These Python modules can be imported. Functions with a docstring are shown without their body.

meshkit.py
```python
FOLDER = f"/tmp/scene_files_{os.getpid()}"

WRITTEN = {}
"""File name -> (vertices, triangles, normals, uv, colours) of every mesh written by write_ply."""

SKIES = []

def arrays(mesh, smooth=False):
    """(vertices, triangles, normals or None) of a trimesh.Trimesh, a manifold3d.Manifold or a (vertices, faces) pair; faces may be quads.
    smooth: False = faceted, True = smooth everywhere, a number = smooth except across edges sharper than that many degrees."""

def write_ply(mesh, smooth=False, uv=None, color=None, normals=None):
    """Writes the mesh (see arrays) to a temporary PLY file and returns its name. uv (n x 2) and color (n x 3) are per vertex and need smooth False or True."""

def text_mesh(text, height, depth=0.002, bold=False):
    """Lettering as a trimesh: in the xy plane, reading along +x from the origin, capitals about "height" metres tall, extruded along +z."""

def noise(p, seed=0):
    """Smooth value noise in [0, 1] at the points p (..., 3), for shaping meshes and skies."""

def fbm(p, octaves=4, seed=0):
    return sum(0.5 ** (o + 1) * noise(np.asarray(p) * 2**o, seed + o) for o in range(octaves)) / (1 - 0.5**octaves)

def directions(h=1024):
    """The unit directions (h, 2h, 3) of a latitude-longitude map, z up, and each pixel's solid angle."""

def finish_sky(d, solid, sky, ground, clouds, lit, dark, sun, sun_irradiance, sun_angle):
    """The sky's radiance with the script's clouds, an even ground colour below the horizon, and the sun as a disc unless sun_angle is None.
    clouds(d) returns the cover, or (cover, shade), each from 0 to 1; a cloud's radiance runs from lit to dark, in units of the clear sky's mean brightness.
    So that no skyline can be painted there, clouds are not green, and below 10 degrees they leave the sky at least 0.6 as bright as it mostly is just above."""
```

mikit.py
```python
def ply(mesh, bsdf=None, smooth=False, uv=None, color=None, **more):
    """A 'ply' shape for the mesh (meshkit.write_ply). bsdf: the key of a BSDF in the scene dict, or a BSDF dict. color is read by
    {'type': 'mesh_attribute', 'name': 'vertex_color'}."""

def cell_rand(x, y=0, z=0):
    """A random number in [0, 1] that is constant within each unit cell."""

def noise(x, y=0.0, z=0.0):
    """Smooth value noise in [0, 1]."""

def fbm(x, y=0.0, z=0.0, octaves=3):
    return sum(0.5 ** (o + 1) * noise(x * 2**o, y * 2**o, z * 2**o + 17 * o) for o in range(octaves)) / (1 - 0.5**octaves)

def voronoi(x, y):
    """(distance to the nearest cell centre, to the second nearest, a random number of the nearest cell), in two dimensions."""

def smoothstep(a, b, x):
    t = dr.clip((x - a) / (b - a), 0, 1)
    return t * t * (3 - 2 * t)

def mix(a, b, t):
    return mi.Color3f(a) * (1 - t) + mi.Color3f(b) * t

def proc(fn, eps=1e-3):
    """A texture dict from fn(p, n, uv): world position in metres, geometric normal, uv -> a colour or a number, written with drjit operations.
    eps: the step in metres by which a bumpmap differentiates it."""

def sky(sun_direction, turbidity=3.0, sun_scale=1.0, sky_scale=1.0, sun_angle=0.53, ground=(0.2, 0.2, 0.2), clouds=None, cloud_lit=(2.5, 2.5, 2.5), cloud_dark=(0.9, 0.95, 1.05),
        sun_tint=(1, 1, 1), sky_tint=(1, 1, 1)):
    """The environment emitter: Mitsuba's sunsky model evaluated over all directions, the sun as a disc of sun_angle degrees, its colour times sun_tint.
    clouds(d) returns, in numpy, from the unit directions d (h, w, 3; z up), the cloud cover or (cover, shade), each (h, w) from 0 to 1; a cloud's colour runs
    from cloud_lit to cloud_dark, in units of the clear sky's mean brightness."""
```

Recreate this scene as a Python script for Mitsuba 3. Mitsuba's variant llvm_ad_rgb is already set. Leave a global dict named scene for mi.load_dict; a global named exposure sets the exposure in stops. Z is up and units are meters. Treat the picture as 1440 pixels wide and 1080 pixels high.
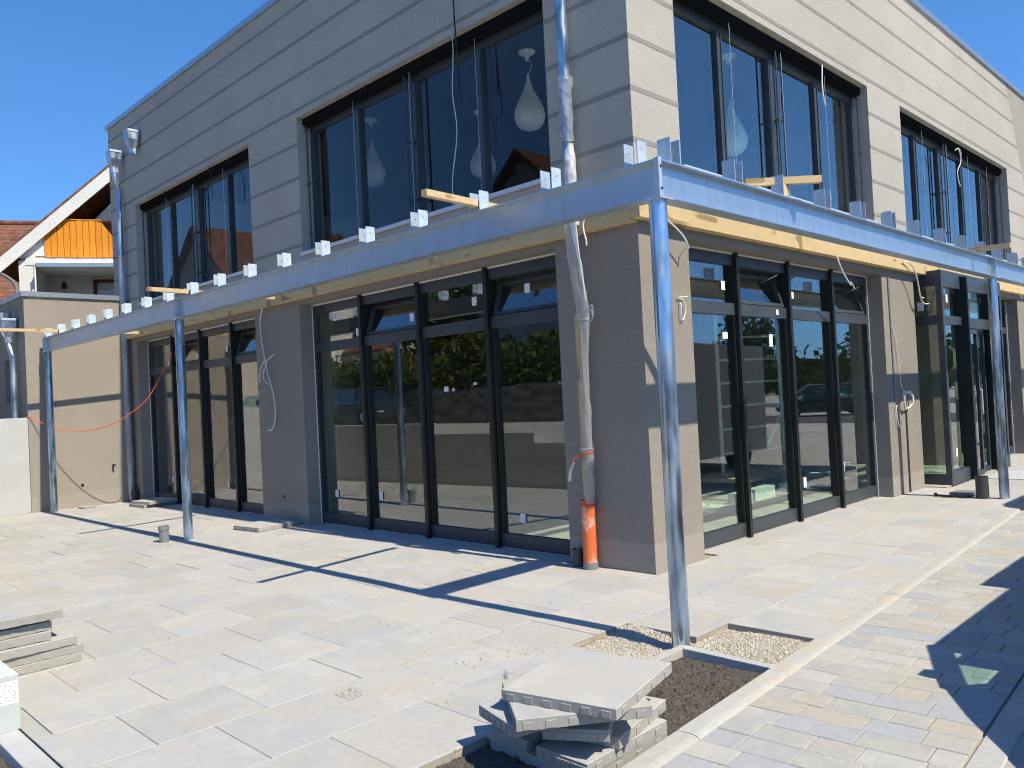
import math, random
import numpy as np
import trimesh
import drjit as dr
import mitsuba as mi
import mikit, meshkit
import manifold3d as m3
from shapely.geometry import Polygon, box as sbox
from mikit import noise, fbm, cell_rand, smoothstep, mix

rng = random.Random(7)
nrg = np.random.default_rng(11)
T = mi.ScalarTransform4f
scene, labels = {}, {}
exposure = 2.15

# ------------------------------------------------------------------ camera and sky
def camera():
    f, yaw, pitch, roll = 1143.4, 2.3565, 0.0161, -0.0504
    C = np.array([4.1553, -5.7902, 1.5923])
    fw = np.array([math.cos(yaw) * math.cos(pitch), math.sin(yaw) * math.cos(pitch), math.sin(pitch)])
    r = np.cross(fw, [0, 0, 1]); r /= np.linalg.norm(r)
    u = np.cross(r, fw)
    up = -r * math.sin(roll) + u * math.cos(roll)
    return {'type': 'perspective', 'fov': math.degrees(2 * math.atan(720 / f)), 'fov_axis': 'x', 'near_clip': 0.05, 'far_clip': 5000.0,
            'to_world': T().look_at(origin=C.tolist(), target=(C + fw).tolist(), up=up.tolist())}
scene['camera'] = camera()
SUN = (0.83, 0.03, 1.0)
scene['sky'] = mikit.sky(SUN, turbidity=2.2, sky_scale=1.05, sky_tint=(0.50, 0.81, 1.10), sun_tint=(0.935, 1.02, 1.065))

# ------------------------------------------------------------------ materials
def diff(key, col, rough=None):
    scene[key] = {'type': 'twosided', 'b': {'type': 'diffuse', 'reflectance': col if isinstance(col, dict) else {'type': 'rgb', 'value': list(col)}}}
def prin(key, col, rough=0.5, metal=0.0, spec=0.5, bump=None, **k):
    b = {'type': 'principled', 'base_color': col if isinstance(col, dict) else {'type': 'rgb', 'value': list(col)},
         'roughness': rough, 'metallic': metal, 'specular': spec, **k}
    if bump is not None:
        b = {'type': 'bumpmap', 'arbitrary': bump[0], 'scale': bump[1], 'b': b}
    scene[key] = {'type': 'twosided', 'b': b}
P = mikit.proc

def plaster(base, plinth=None):
    def f(p, n, uv):
        g = fbm(p.x * 1.3, p.y * 1.3, p.z * 1.3)
        s = 0.5 * noise(p.x * 130, p.y * 130, p.z * 130) + 0.5 * noise(p.x * 62, p.y * 62, p.z * 62)
        v = 0.90 + 0.14 * g + 0.30 * (s - 0.5)
        c = mi.Color3f(base) * v
        if plinth is not None:
            k = smoothstep(0.262, 0.258, p.z + 0.006 * (noise(p.x * 9, p.y * 9) - 0.5))
            c = mix(c, mi.Color3f(plinth) * v, k)
            d = smoothstep(0.12, 0.0, p.z - 0.06 * fbm(p.x * 5, p.y * 5, 1.0))
            c = mix(c, mi.Color3f((0.34, 0.31, 0.28)), 0.35 * d)
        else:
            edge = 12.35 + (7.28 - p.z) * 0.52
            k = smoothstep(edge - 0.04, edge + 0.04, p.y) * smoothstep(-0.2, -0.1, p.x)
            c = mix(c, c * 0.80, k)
        return c
    return P(f)
def grains(p, n, uv):
    return noise(p.x * 160, p.y * 160, p.z * 160) + 0.6 * noise(p.x * 70, p.y * 70, p.z * 70)
GR = P(grains, 2e-3)
def bumped(key, tex, scale):
    scene[key] = {'type': 'twosided', 'b': {'type': 'bumpmap', 'arbitrary': GR, 'scale': scale, 'b': {'type': 'diffuse', 'reflectance': tex}}}
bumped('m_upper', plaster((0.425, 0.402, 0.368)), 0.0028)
bumped('m_ground', plaster((0.280, 0.252, 0.224), (0.330, 0.302, 0.274)), 0.0028)
bumped('m_annex', plaster((0.315, 0.282, 0.245), (0.342, 0.308, 0.272)), 0.0028)
diff('m_band', P(lambda p, n, uv: mi.Color3f(0.262, 0.248, 0.232) * (0.92 + 0.16 * fbm(p.x * 6, p.y * 6, p.z * 6))))
prin('m_coping', (0.50, 0.53, 0.56), 0.38, 0.85)
prin('m_frame', P(lambda p, n, uv: mi.Color3f(0.038, 0.046, 0.056) * (0.85 + 0.5 * fbm(p.x * 3, p.y * 3, p.z * 8))), 0.42, 0.0, 0.5)
prin('m_cap', (0.012, 0.014, 0.016), 0.40, 0.0, 0.4)
diff('m_recess', (0.012, 0.013, 0.014))
prin('m_black', (0.016, 0.016, 0.018), 0.55)
scene['m_glass'] = {'type': 'thindielectric', 'int_ior': 1.95, 'specular_transmittance': {'type': 'rgb', 'value': [0.74, 0.88, 0.80]}}
scene['m_glass_upper'] = {'type': 'thindielectric', 'int_ior': 1.36, 'specular_transmittance': {'type': 'rgb', 'value': [0.90, 0.95, 0.97]}}
scene['m_glass_right'] = {'type': 'thindielectric', 'int_ior': 2.0, 'specular_transmittance': {'type': 'rgb', 'value': [0.82, 0.95, 0.88]}}
scene['m_car_glass'] = {'type': 'thindielectric', 'int_ior': 1.5, 'specular_transmittance': {'type': 'rgb', 'value': [0.70, 0.90, 0.78]}}
prin('m_sill', (0.62, 0.63, 0.66), 0.4, 0.3)
diff('m_white', (0.78, 0.78, 0.77))
diff('m_paper', P(lambda p, n, uv: mi.Color3f(0.80, 0.80, 0.80) * (0.93 + 0.1 * fbm(p.x * 40, p.y * 40, p.z * 40))))
diff('m_ink', (0.40, 0.40, 0.41))
def galv(p, n, uv):
    s = noise(p.x * 28, p.y * 28, p.z * 9)
    t = smoothstep(0.30, 0.72, fbm(p.x * 16, p.y * 16, p.z * 2.6))
    w = smoothstep(0.58, 0.72, fbm(p.x * 11 + 3, p.y * 11, p.z * 3.1))
    c = mi.Color3f(0.47, 0.58, 0.72) * (0.56 + 0.56 * t + 0.30 * (s - 0.5))
    return mix(c, mi.Color3f(0.70, 0.76, 0.83), 0.40 * w)
GALV = P(galv)
prin('m_steel', GALV, P(lambda p, n, uv: 0.16 + 0.36 * smoothstep(0.3, 0.7, fbm(p.x * 13, p.y * 13, p.z * 3.4))), 0.90)
prin('m_beam', P(lambda p, n, uv: mix(galv(p, n, uv), mi.Color3f(0.52, 0.60, 0.68), 0.84)), 0.40, 0.85)
prin('m_plate', P(lambda p, n, uv: mi.Color3f(0.55, 0.63, 0.72) * (0.80 + 0.3 * fbm(p.x * 20, p.y * 20, p.z * 20))), 0.50, 0.55)
def wood(base, dark):
    def f(p, n, uv):
        a = p.x + p.y
        r = noise(a * 0.9, p.z * 60 + 6 * noise(a * 0.7, p.z * 5), (p.x - p.y) * 30)
        k = smoothstep(0.80, 0.92, noise(a * 5.0, p.z * 11, 4.0)) * 0.8
        w = 0.9 + 0.2 * fbm(a * 0.8, p.z * 3)
        return mix(mix(mi.Color3f(base) * w, mi.Color3f(dark), 0.35 * r), mi.Color3f(dark) * 0.55, k)
    return P(f)
prin('m_timber', wood((0.56, 0.415, 0.225), (0.40, 0.26, 0.11)), 0.7, 0, 0.2)
prin('m_batten', wood((0.60, 0.45, 0.27), (0.44, 0.29, 0.14)), 0.7, 0, 0.2)
def slabcol(p, n, uv):
    o = uv.x * 37.0
    q = uv.y * 23.0
    a = fbm(p.x * 2.6 + o, p.y * 3.4 + q, 0.5)
    b = fbm(p.x * 3.1 - q, p.y * 2.2 + o, 3.5)
    f = fbm(p.x * 45 + o, p.y * 45, p.z * 45)
    c = mix(mi.Color3f(0.450, 0.436, 0.412), mi.Color3f(0.418, 0.424, 0.436), smoothstep(0.38, 0.68, a))
    c = mix(c, mi.Color3f(0.470, 0.425, 0.358), 0.55 * smoothstep(0.52, 0.78, b))
    c = mix(c, mi.Color3f(0.49, 0.485, 0.475), 0.5 * smoothstep(0.5, 0.8, fbm(p.x * 5 + q, p.y * 5)))
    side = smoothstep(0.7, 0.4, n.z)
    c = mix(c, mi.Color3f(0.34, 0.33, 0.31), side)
    return c * (0.90 + 0.10 * uv.x + 0.13 * (f - 0.5))
scene['m_slab'] = {'type': 'twosided', 'b': {'type': 'bumpmap', 'arbitrary': P(lambda p, n, uv: fbm(p.x * 90, p.y * 90, p.z * 90), 3e-3), 'scale': 0.0012, 'b': {'type': 'diffuse', 'reflectance': P(slabcol)}}}
def pavercol(p, n, uv):
    f = fbm(p.x * 40 + uv.x * 9, p.y * 40, p.z * 40)
    g = fbm(p.x * 7 + uv.x * 30, p.y * 7 + uv.y * 11)
    c = mix(mi.Color3f(0.435, 0.426, 0.398), mi.Color3f(0.395, 0.410, 0.432), smoothstep(0.60, 0.75, uv.x))
    c = mix(c, mi.Color3f(0.445, 0.418, 0.362), smoothstep(0.74, 0.86, uv.y))
    c = mix(c, mi.Color3f(0.470, 0.463, 0.442), smoothstep(0.30, 0.18, uv.x))
    c = mix(c, mi.Color3f(0.38, 0.385, 0.40), 0.5 * smoothstep(0.5, 0.75, g))
    return c * (0.92 + 0.16 * (f - 0.5))
scene['m_paver'] = {'type': 'twosided', 'b': {'type': 'bumpmap', 'arbitrary': P(lambda p, n, uv: fbm(p.x * 110, p.y * 110, p.z * 110), 3e-3), 'scale': 0.0011, 'b': {'type': 'diffuse', 'reflectance': P(pavercol)}}}
def kerbcol(p, n, uv):
    f = fbm(p.x * 60, p.y * 60, p.z * 60)
    g = fbm(p.x * 4 + uv.x * 9, p.y * 4)
    c = mix(mi.Color3f(0.43, 0.428, 0.418), mi.Color3f(0.46, 0.425, 0.365), smoothstep(0.5, 0.8, g))
    return c * (0.88 + 0.2 * f + 0.08 * (uv.x - 0.5))
diff('m_kerb', P(kerbcol))
diff('m_sand', P(lambda p, n, uv: mix(mi.Color3f(0.46, 0.385, 0.27), mi.Color3f(0.30, 0.26, 0.21), fbm(p.x * 9, p.y * 9)) * (0.8 + 0.4 * noise(p.x * 160, p.y * 160))))
diff('m_gravel', P(lambda p, n, uv: mix(mix(mi.Color3f(0.56, 0.53, 0.46), mi.Color3f(0.48, 0.38, 0.24), smoothstep(0.60, 0.95, uv.x)), mi.Color3f(0.46, 0.455, 0.44), smoothstep(0.45, 0.1, uv.x)) * (0.75 + 0.4 * uv.y)))
diff('m_soil', P(lambda p, n, uv: mi.Color3f(0.088, 0.077, 0.069) * (0.6 + 0.5 * fbm(p.x * 30, p.y * 30, p.z * 30) + 0.5 * noise(p.x * 140, p.y * 140, p.z * 140))))
diff('m_concrete', P(lambda p, n, uv: mi.Color3f(0.42, 0.415, 0.40) * (0.82 + 0.3 * fbm(p.x * 1.5, p.y * 1.5, p.z * 4))))
diff('m_pale_concrete', P(lambda p, n, uv: mi.Color3f(0.455, 0.465, 0.47) * (0.9 + 0.18 * fbm(p.x * 3, p.y * 3, p.z * 3))))
prin('m_block', P(lambda p, n, uv: mi.Color3f(0.45, 0.485, 0.47) * (0.9 + 0.16 * fbm(p.x * 9, p.y * 9, p.z * 9))), 0.75)
prin('m_orange_pipe', P(lambda p, n, uv: mix(mi.Color3f(0.62, 0.14, 0.045), mi.Color3f(0.66, 0.52, 0.44), 0.75 * smoothstep(0.50, 0.68, fbm(p.x * 14, p.y * 14, p.z * 7)))), 0.5)
prin('m_grey_pipe', (0.19, 0.20, 0.215), 0.45)
prin('m_dark_pipe', (0.05, 0.05, 0.055), 0.5)
scene['m_film'] = {'type': 'principledthin', 'base_color': {'type': 'rgb', 'value': [0.84, 0.85, 0.86]}, 'roughness': 0.2, 'spec_trans': 0.68, 'diff_trans': 0.8, 'eta': 1.5}
prin('m_foil', P(lambda p, n, uv: mi.Color3f(0.74, 0.74, 0.73) * (0.55 + 0.6 * noise(p.x * 40, p.y * 40, p.z * 16))), 0.3, 0.25)
prin('m_cable', (0.66, 0.65, 0.63), 0.5)
prin('m_orange_cable', (0.75, 0.13, 0.035), 0.5)
prin('m_red', (0.55, 0.08, 0.05), 0.6)
diff('m_house', P(lambda p, n, uv: mi.Color3f(0.66, 0.655, 0.64) * (0.94 + 0.1 * fbm(p.x * 2, p.y * 2, p.z * 2))))
diff('m_house_beige', P(lambda p, n, uv: mi.Color3f(0.52, 0.47, 0.40) * (0.92 + 0.14 * fbm(p.x * 2, p.y * 2, p.z * 2))))
diff('m_tiles', P(lambda p, n, uv: mix(mi.Color3f(0.205, 0.095, 0.068), mi.Color3f(0.150, 0.085, 0.068), fbm(p.x * 3, p.y * 3, p.z * 3)) * (0.75 + 0.5 * cell_rand(p.x * 4.5, p.y * 4.5, p.z * 6))))
diff('m_brown', (0.13, 0.055, 0.025))
diff('m_balcony', P(lambda p, n, uv: mi.Color3f(0.66, 0.25, 0.035) * (0.85 + 0.2 * uv.x + 0.15 * noise(p.x * 40, p.y * 40, p.z * 2))))
prin('m_lamp', (0.88, 0.88, 0.87), 0.3)
diff('m_floor', P(lambda p, n, uv: mi.Color3f(0.42, 0.42, 0.40) * (0.85 + 0.25 * fbm(p.x * 2, p.y * 2))))
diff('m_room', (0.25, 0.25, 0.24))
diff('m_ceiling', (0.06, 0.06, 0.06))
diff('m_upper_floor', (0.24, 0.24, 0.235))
diff('m_foam', (0.62, 0.72, 0.64))
diff('m_scaffold', (0.80, 0.86, 0.82))
diff('m_asphalt', P(lambda p, n, uv: mi.Color3f(0.38, 0.375, 0.355) * (0.85 + 0.3 * fbm(p.x * 1.5, p.y * 1.5))))
diff('m_meadow', P(lambda p, n, uv: mi.Color3f(0.055, 0.065, 0.040) * (0.7 + 0.6 * fbm(p.x * 0.05, p.y * 0.05))))
scene['m_leaf'] = {'type': 'twosided', 'b': {'type': 'diffuse', 'reflectance': P(lambda p, n, uv: mix(mi.Color3f(0.035, 0.060, 0.020), mi.Color3f(0.085, 0.105, 0.030), uv.x))}}
diff('m_road', P(lambda p, n, uv: mi.Color3f(0.10, 0.10, 0.105) * (0.85 + 0.3 * fbm(p.x * 1.5, p.y * 1.5))))
diff('m_bark', (0.09, 0.07, 0.05))
diff('m_stone', P(lambda p, n, uv: mi.Color3f(0.19, 0.17, 0.145) * (0.6 + 0.7 * cell_rand(p.x * 3, p.y * 3, p.z * 5))))
prin('m_car_dark', (0.018, 0.020, 0.026), 0.25, 0.0, 0.5, clearcoat=0.8)
prin('m_car_silver', (0.42, 0.43, 0.45), 0.3, 0.4, 0.5, clearcoat=0.8)
prin('m_car_white', (0.72, 0.72, 0.72), 0.35, 0.0, 0.5, clearcoat=0.6)
diff('m_rubber', (0.02, 0.02, 0.02))

# ------------------------------------------------------------------ mesh helpers
def bx(x0, x1, y0, y1, z0, z1):
    m = trimesh.creation.box((x1 - x0, y1 - y0, z1 - z0))
    m.apply_translation(((x0 + x1) / 2, (y0 + y1) / 2, (z0 + z1) / 2))
    return m
def mb(x0, x1, y0, y1, z0, z1):
    return m3.Manifold.cube((x1 - x0, y1 - y0, z1 - z0)).translate((x0, y0, z0))
def cat(ms):
    return ms[0] if len(ms) == 1 else trimesh.util.concatenate(ms)
def tube(pts, r, n=8, cap=True):
    pts = np.asarray(pts, float)
    rr = np.broadcast_to(np.asarray(r, float), (len(pts),))
    V, F = [], []
    t = np.gradient(pts, axis=0)
    t /= np.linalg.norm(t, axis=1, keepdims=True) + 1e-12
    a = np.array([0, 0, 1.0]) if abs(t[0][2]) < 0.9 else np.array([1.0, 0, 0])
    u = np.cross(t[0], a); u /= np.linalg.norm(u)
    for i, p in enumerate(pts):
        u = u - t[i] * (u @ t[i]); u /= np.linalg.norm(u)
        w = np.cross(t[i], u)
        for k in range(n):
            c = 2 * math.pi * k / n
            V.append(p + rr[i] * (math.cos(c) * u + math.sin(c) * w))
    for i in range(len(pts) - 1):
        for k in range(n):
            a0, a1, b0, b1 = i * n + k, i * n + (k + 1) % n, (i + 1) * n + k, (i + 1) * n + (k + 1) % n
            F += [[a0, b0, b1], [a0, b1, a1]]
    if cap:
        V += [pts[0], pts[-1]]
        c0, c1, e = len(V) - 2, len(V) - 1, (len(pts) - 1) * n
        for k in range(n):
            F += [[c0, k, (k + 1) % n], [c1, e + (k + 1) % n, e + k]]
    m = trimesh.Trimesh(np.array(V), np.array(F), process=False)
    m.fix_normals()
    return m
def spline(pts, n=24):
    from scipy.interpolate import CubicSpline
    pts = np.asarray(pts, float)
    s = np.r_[0, np.cumsum(np.linalg.norm(np.diff(pts, axis=0), axis=1))]
    return CubicSpline(s, pts)(np.linspace(0, s[-1], n))
def rod(p, q, r, n=8):
    return tube([p, q], r, n)
def cyl(x, y, z0, z1, r, n=28):
    return tube([(x, y, z0), (x, y, z1)], r, n)
def lathe(prof, n=28):
    m = trimesh.creation.revolve(np.array(prof), sections=n)
    return m
def ring(x, y, z0, z1, r, t, n=28):
    return lathe([(r - t, z0), (r, z0), (r, z1), (r - t, z1), (r - t, z0)], n).apply_translation((x, y, 0))
def slab(poly, z0, z1, ch=0.004, tilt=(0, 0)):
    """chamfered plate over a convex ccw polygon"""
    poly = np.asarray(poly, float)
    if Polygon(poly).exterior.is_ccw is False:
        poly = poly[::-1]
    ins = Polygon(poly).buffer(-ch, join_style=2, mitre_limit=8)
    n = len(poly)
    q = np.array(ins.exterior.coords)[:-1] if not ins.is_empty and ins.geom_type == 'Polygon' else None
    if q is not None and Polygon(q).exterior.is_ccw is False:
        q = q[::-1]
    if q is None or len(q) != n:
        q = poly + (poly.mean(0) - poly) * 0.02
    else:
        k = int(np.argmin(((q - poly[0]) ** 2).sum(1)))
        q = np.roll(q, -k, axis=0)
    c = poly.mean(0)
    def lift(xy, z):
        return np.c_[xy, z + (xy[:, 0] - c[0]) * tilt[0] + (xy[:, 1] - c[1]) * tilt[1]]
    V = np.vstack([lift(poly, z0), lift(poly, z1 - ch * 0.8), lift(q, z1)])
    F = []
    for a in (0, n):
        for i in range(n):
            j = (i + 1) % n
            F += [[a + i, a + j, a + n + j], [a + i, a + n + j, a + n + i]]
    for i in range(1, n - 1):
        F += [[2 * n, 2 * n + i, 2 * n + i + 1], [0, i + 1, i]]
    return trimesh.Trimesh(V, np.array(F), process=False)
def cbox(x0, x1, y0, y1, z0, z1, ch=0.006):
    return slab([(x0, y0), (x1, y0), (x1, y1), (x0, y1)], z0, z1, ch)
def numbered(name):
    if name not in scene and name not in taken:
        return name
    i = 1
    while f'{name}_{i:03d}' in scene or f'{name}_{i:03d}' in taken:
        i += 1
    return f'{name}_{i:03d}'
taken = set()
def add(name, mesh, mat, parent=None, smooth=False, seed=None, kind=None, label=None, category=None, group=None):
    key = numbered((parent + '__' if parent else '') + name)
    if isinstance(mesh, list):
        mesh = cat(mesh)
    uv = None
    if seed is not None:
        nv = len(mesh.vertices) if hasattr(mesh, 'vertices') else 0
        uv = seed if isinstance(seed, np.ndarray) else np.tile(np.array(seed, float), (nv, 1))
    scene[key] = mikit.ply(mesh, mat, smooth=smooth, uv=uv)
    e = {}
    if kind: e['kind'] = kind
    if label: e['label'] = label
    if category: e['category'] = category
    if group: e['group'] = group
    if e: labels[key] = e
    return key
def thing(name, label, category, group=None):
    key = numbered(name)
    taken.add(key)
    labels[key] = {'label': label, 'category': category}
    if group: labels[key]['group'] = group
    return key

# ------------------------------------------------------------------ ground
gp = 900.0
def ground_mesh():
    r = [0, 3, 8, 15, 30, 60, 120, 250, 500, 900]
    V, F = [(0, 0, -0.13)], []
    for i, q in enumerate(r[1:]):
        for k in range(36):
            V.append((q * math.cos(k * math.pi / 18), q * math.sin(k * math.pi / 18), -0.13))
    for k in range(36):
        F.append([0, 1 + k, 1 + (k + 1) % 36])
    for i in range(len(r) - 2):
        for k in range(36):
            a, b = 1 + i * 36 + k, 1 + i * 36 + (k + 1) % 36
            F += [[a, a + 36, b + 36], [a, b + 36, b]]
    return trimesh.Trimesh(np.array(V, float), np.array(F), process=False)
add('ground', ground_mesh(), 'm_meadow', kind='structure')

# terrace bedding and slabs
KA = lambda y: 2.05 - 0.061 * (y + 2.72)          # outer edge of the path kerb
KI = lambda y: KA(y) - 0.104                       # inner edge
terr = Polygon([(-11.84, 0.19), (-11.84, -3.25), (-3.6, -4.15), (-2.4, -4.65), (1.275, -4.65), (1.275, -0.935), (KI(-0.935) - 0.004, -0.935), (KI(13.5) - 0.004, 13.5), (-0.195, 13.5), (-0.195, 0.19)])
pit_l = sbox(0.677, -1.904, 1.30, -1.316)
pit_r = sbox(1.23, -1.50, 1.95, -0.93)
piers = [sbox(-12, 0.0, -11.47, 1), sbox(-6.9, 0, -5.65, 1), sbox(-0.97, 0, 0, 1), sbox(-1, 0, 0.0, 0.78), sbox(-1, 5.46, 0, 6.65), sbox(-1, 12.26, 0, 14), sbox(-1, 6.65, 0.31, 9.95)]
area = terr.difference(pit_l).difference(pit_r).buffer(0)
for q in piers: area = area.difference(q.buffer(0.006, join_style=2))
pitch = trimesh.creation.extrude_polygon(terr.difference(pit_l).difference(pit_r).buffer(0), 0.02, engine='earcut').apply_translation((0, 0, -0.036))
paving = 'terrace_paving'
add(paving, pitch, 'm_sand', kind='structure')
n_slab = 0
for k in range(-21, 3):
    x0, x1 = 0.087 + 0.588 * k, 0.087 + 0.588 * (k + 1)
    y = (-3.98 if k % 2 == 0 else -3.68) - 0.583 * 2
    while y < 13.5:
        gy0, gy1 = rng.choice((.0006, .0008, .0012, .0026)), rng.choice((.0006, .0008, .0012, .0026))
        r = sbox(x0 + 0.0012, y + gy0, x1 - 0.0012, y + 0.583 - gy1)
        cell = r.intersection(area)
        for g in (getattr(cell, 'geoms', [cell])):
            if g.is_empty or g.geom_type != 'Polygon' or g.area < 0.006: continue
            g = g.simplify(0.003)
            if g.convex_hull.area > g.area * 1.003:      # an L-shaped cut: split it
                mx = g.bounds
                if g.convex_hull.area - g.area < 0.01: g = g.convex_hull.intersection(area).convex_hull if False else g
                parts_ = []
                xs = sorted({round(c[0], 3) for c in g.exterior.coords})
                ys = sorted({round(c[1], 3) for c in g.exterior.coords})
                cut = [g.intersection(sbox(a, -9, b, 20)) for a, b in zip(xs[:-1], xs[1:]) if b - a > 0.01]
                for c in cut:
                    parts_ += [h for h in getattr(c, 'geoms', [c]) if h.geom_type == 'Polygon' and h.area > 0.004]
            else:
                parts_ = [g]
            for h in parts_:
                h = h.simplify(0.002)
                pts = np.array(h.exterior.coords)[:-1]
                dz = rng.uniform(-0.0022, 0.0012)
                add('slab', slab(pts, -0.05, dz, 0.003, (rng.uniform(-.002, .002), rng.uniform(-.002, .002))), 'm_slab', paving, seed=(rng.random(), rng.random()))
                n_slab += 1
        y += 0.583

# path of small pavers, turned a little against the building
ang = math.radians(3.45)
def path_pt(u, v):
    """u across (0 at the kerb), v along"""
    c, s = math.cos(ang), math.sin(ang)
    return (2.062 + u * c - v * s, -2.46 + u * s + v * c)
path = 'garden_path'
def path_bed(u0, u1, v0, v1, z0, z1):
    return slab([path_pt(u0, v0), path_pt(u1, v0), path_pt(u1, v1), path_pt(u0, v1)], z0, z1, 0.001)
add(path, path_bed(-0.01, 1.01, -2.6, 17, -0.1, -0.013), 'm_sand', kind='structure')
pav = []
for j in range(-14, 100):
    v = j * 0.166
    u = rng.uniform(-0.12, 0.0)
    while u < 0.985:
        w = rng.choice([0.166, 0.205, 0.25, 0.25, 0.30])
        a, b = max(u, 0.0), min(u + w, 0.985)
        if 0.985 - b < 0.07: b = 0.985
        if b - a > 0.05: pav.append((a, b, v))
        u = u + w if b < 0.985 else 2
def paver_mesh(a, b, v):
    g = 0.0019
    dz = rng.uniform(-0.001, 0.001)
    return slab([path_pt(a + g, v + g), path_pt(b - g, v + g), path_pt(b - g, v + 0.166 - g), path_pt(a + g, v + 0.166 - g)], -0.05, dz, 0.003, (rng.uniform(-.003, .003), rng.uniform(-.003, .003)))
pav.sort(key=lambda q: (path_pt(q[0], q[2])[0] - 4.155) ** 2 + (path_pt(q[0], q[2])[1] + 5.79) ** 2)
vis = [q for q in pav if q[2] > -0.95 or q[0] < 0.6]
rest = [q for q in pav if q not in vis] + vis[300:]
for q in vis[:300]:
    add('paver', paver_mesh(*q), 'm_paver', path, seed=(rng.random(), rng.random()))
ms, uvs = [], []
for q in rest:
    m = paver_mesh(*q); ms.append(m); uvs.append(np.tile([[rng.random(), rng.random()]], (len(m.vertices), 1)))
k = add('paver_field', cat(ms), 'm_paver', path, seed=np.vstack(uvs)); labels[k] = {'kind': 'stuff'}
# kerb stones along both sides of the path
kerb = 'path_kerb'
add(kerb, path_bed(-0.15, -0.01, -2.6, 17, -0.12, -0.06), 'm_sand', kind='structure')
def kerb_stone(u0, u1, v0, v1, z, bev):
    c = [(u0, -0.16), (u1, -0.16), (u1, z - bev), (u1 - bev * 0.55, z - bev * 0.22), (u1 - bev * 1.6, z), (u0 + 0.004, z), (u0, z - 0.004)]
    V = [(*path_pt(u, v0), zz) for u, zz in c] + [(*path_pt(u, v1), zz) for u, zz in c]
    n = len(c); F = []
    for i in range(n):
        j = (i + 1) % n; F += [[i, j, n + j], [i, n + j, n + i]]
    for i in range(1, n - 1): F += [[0, i + 1, i], [n, n + i, n + i + 1]]
    m = trimesh.Trimesh(np.array(V, float), np.array(F), process=False); m.fix_normals(); return m
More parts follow.
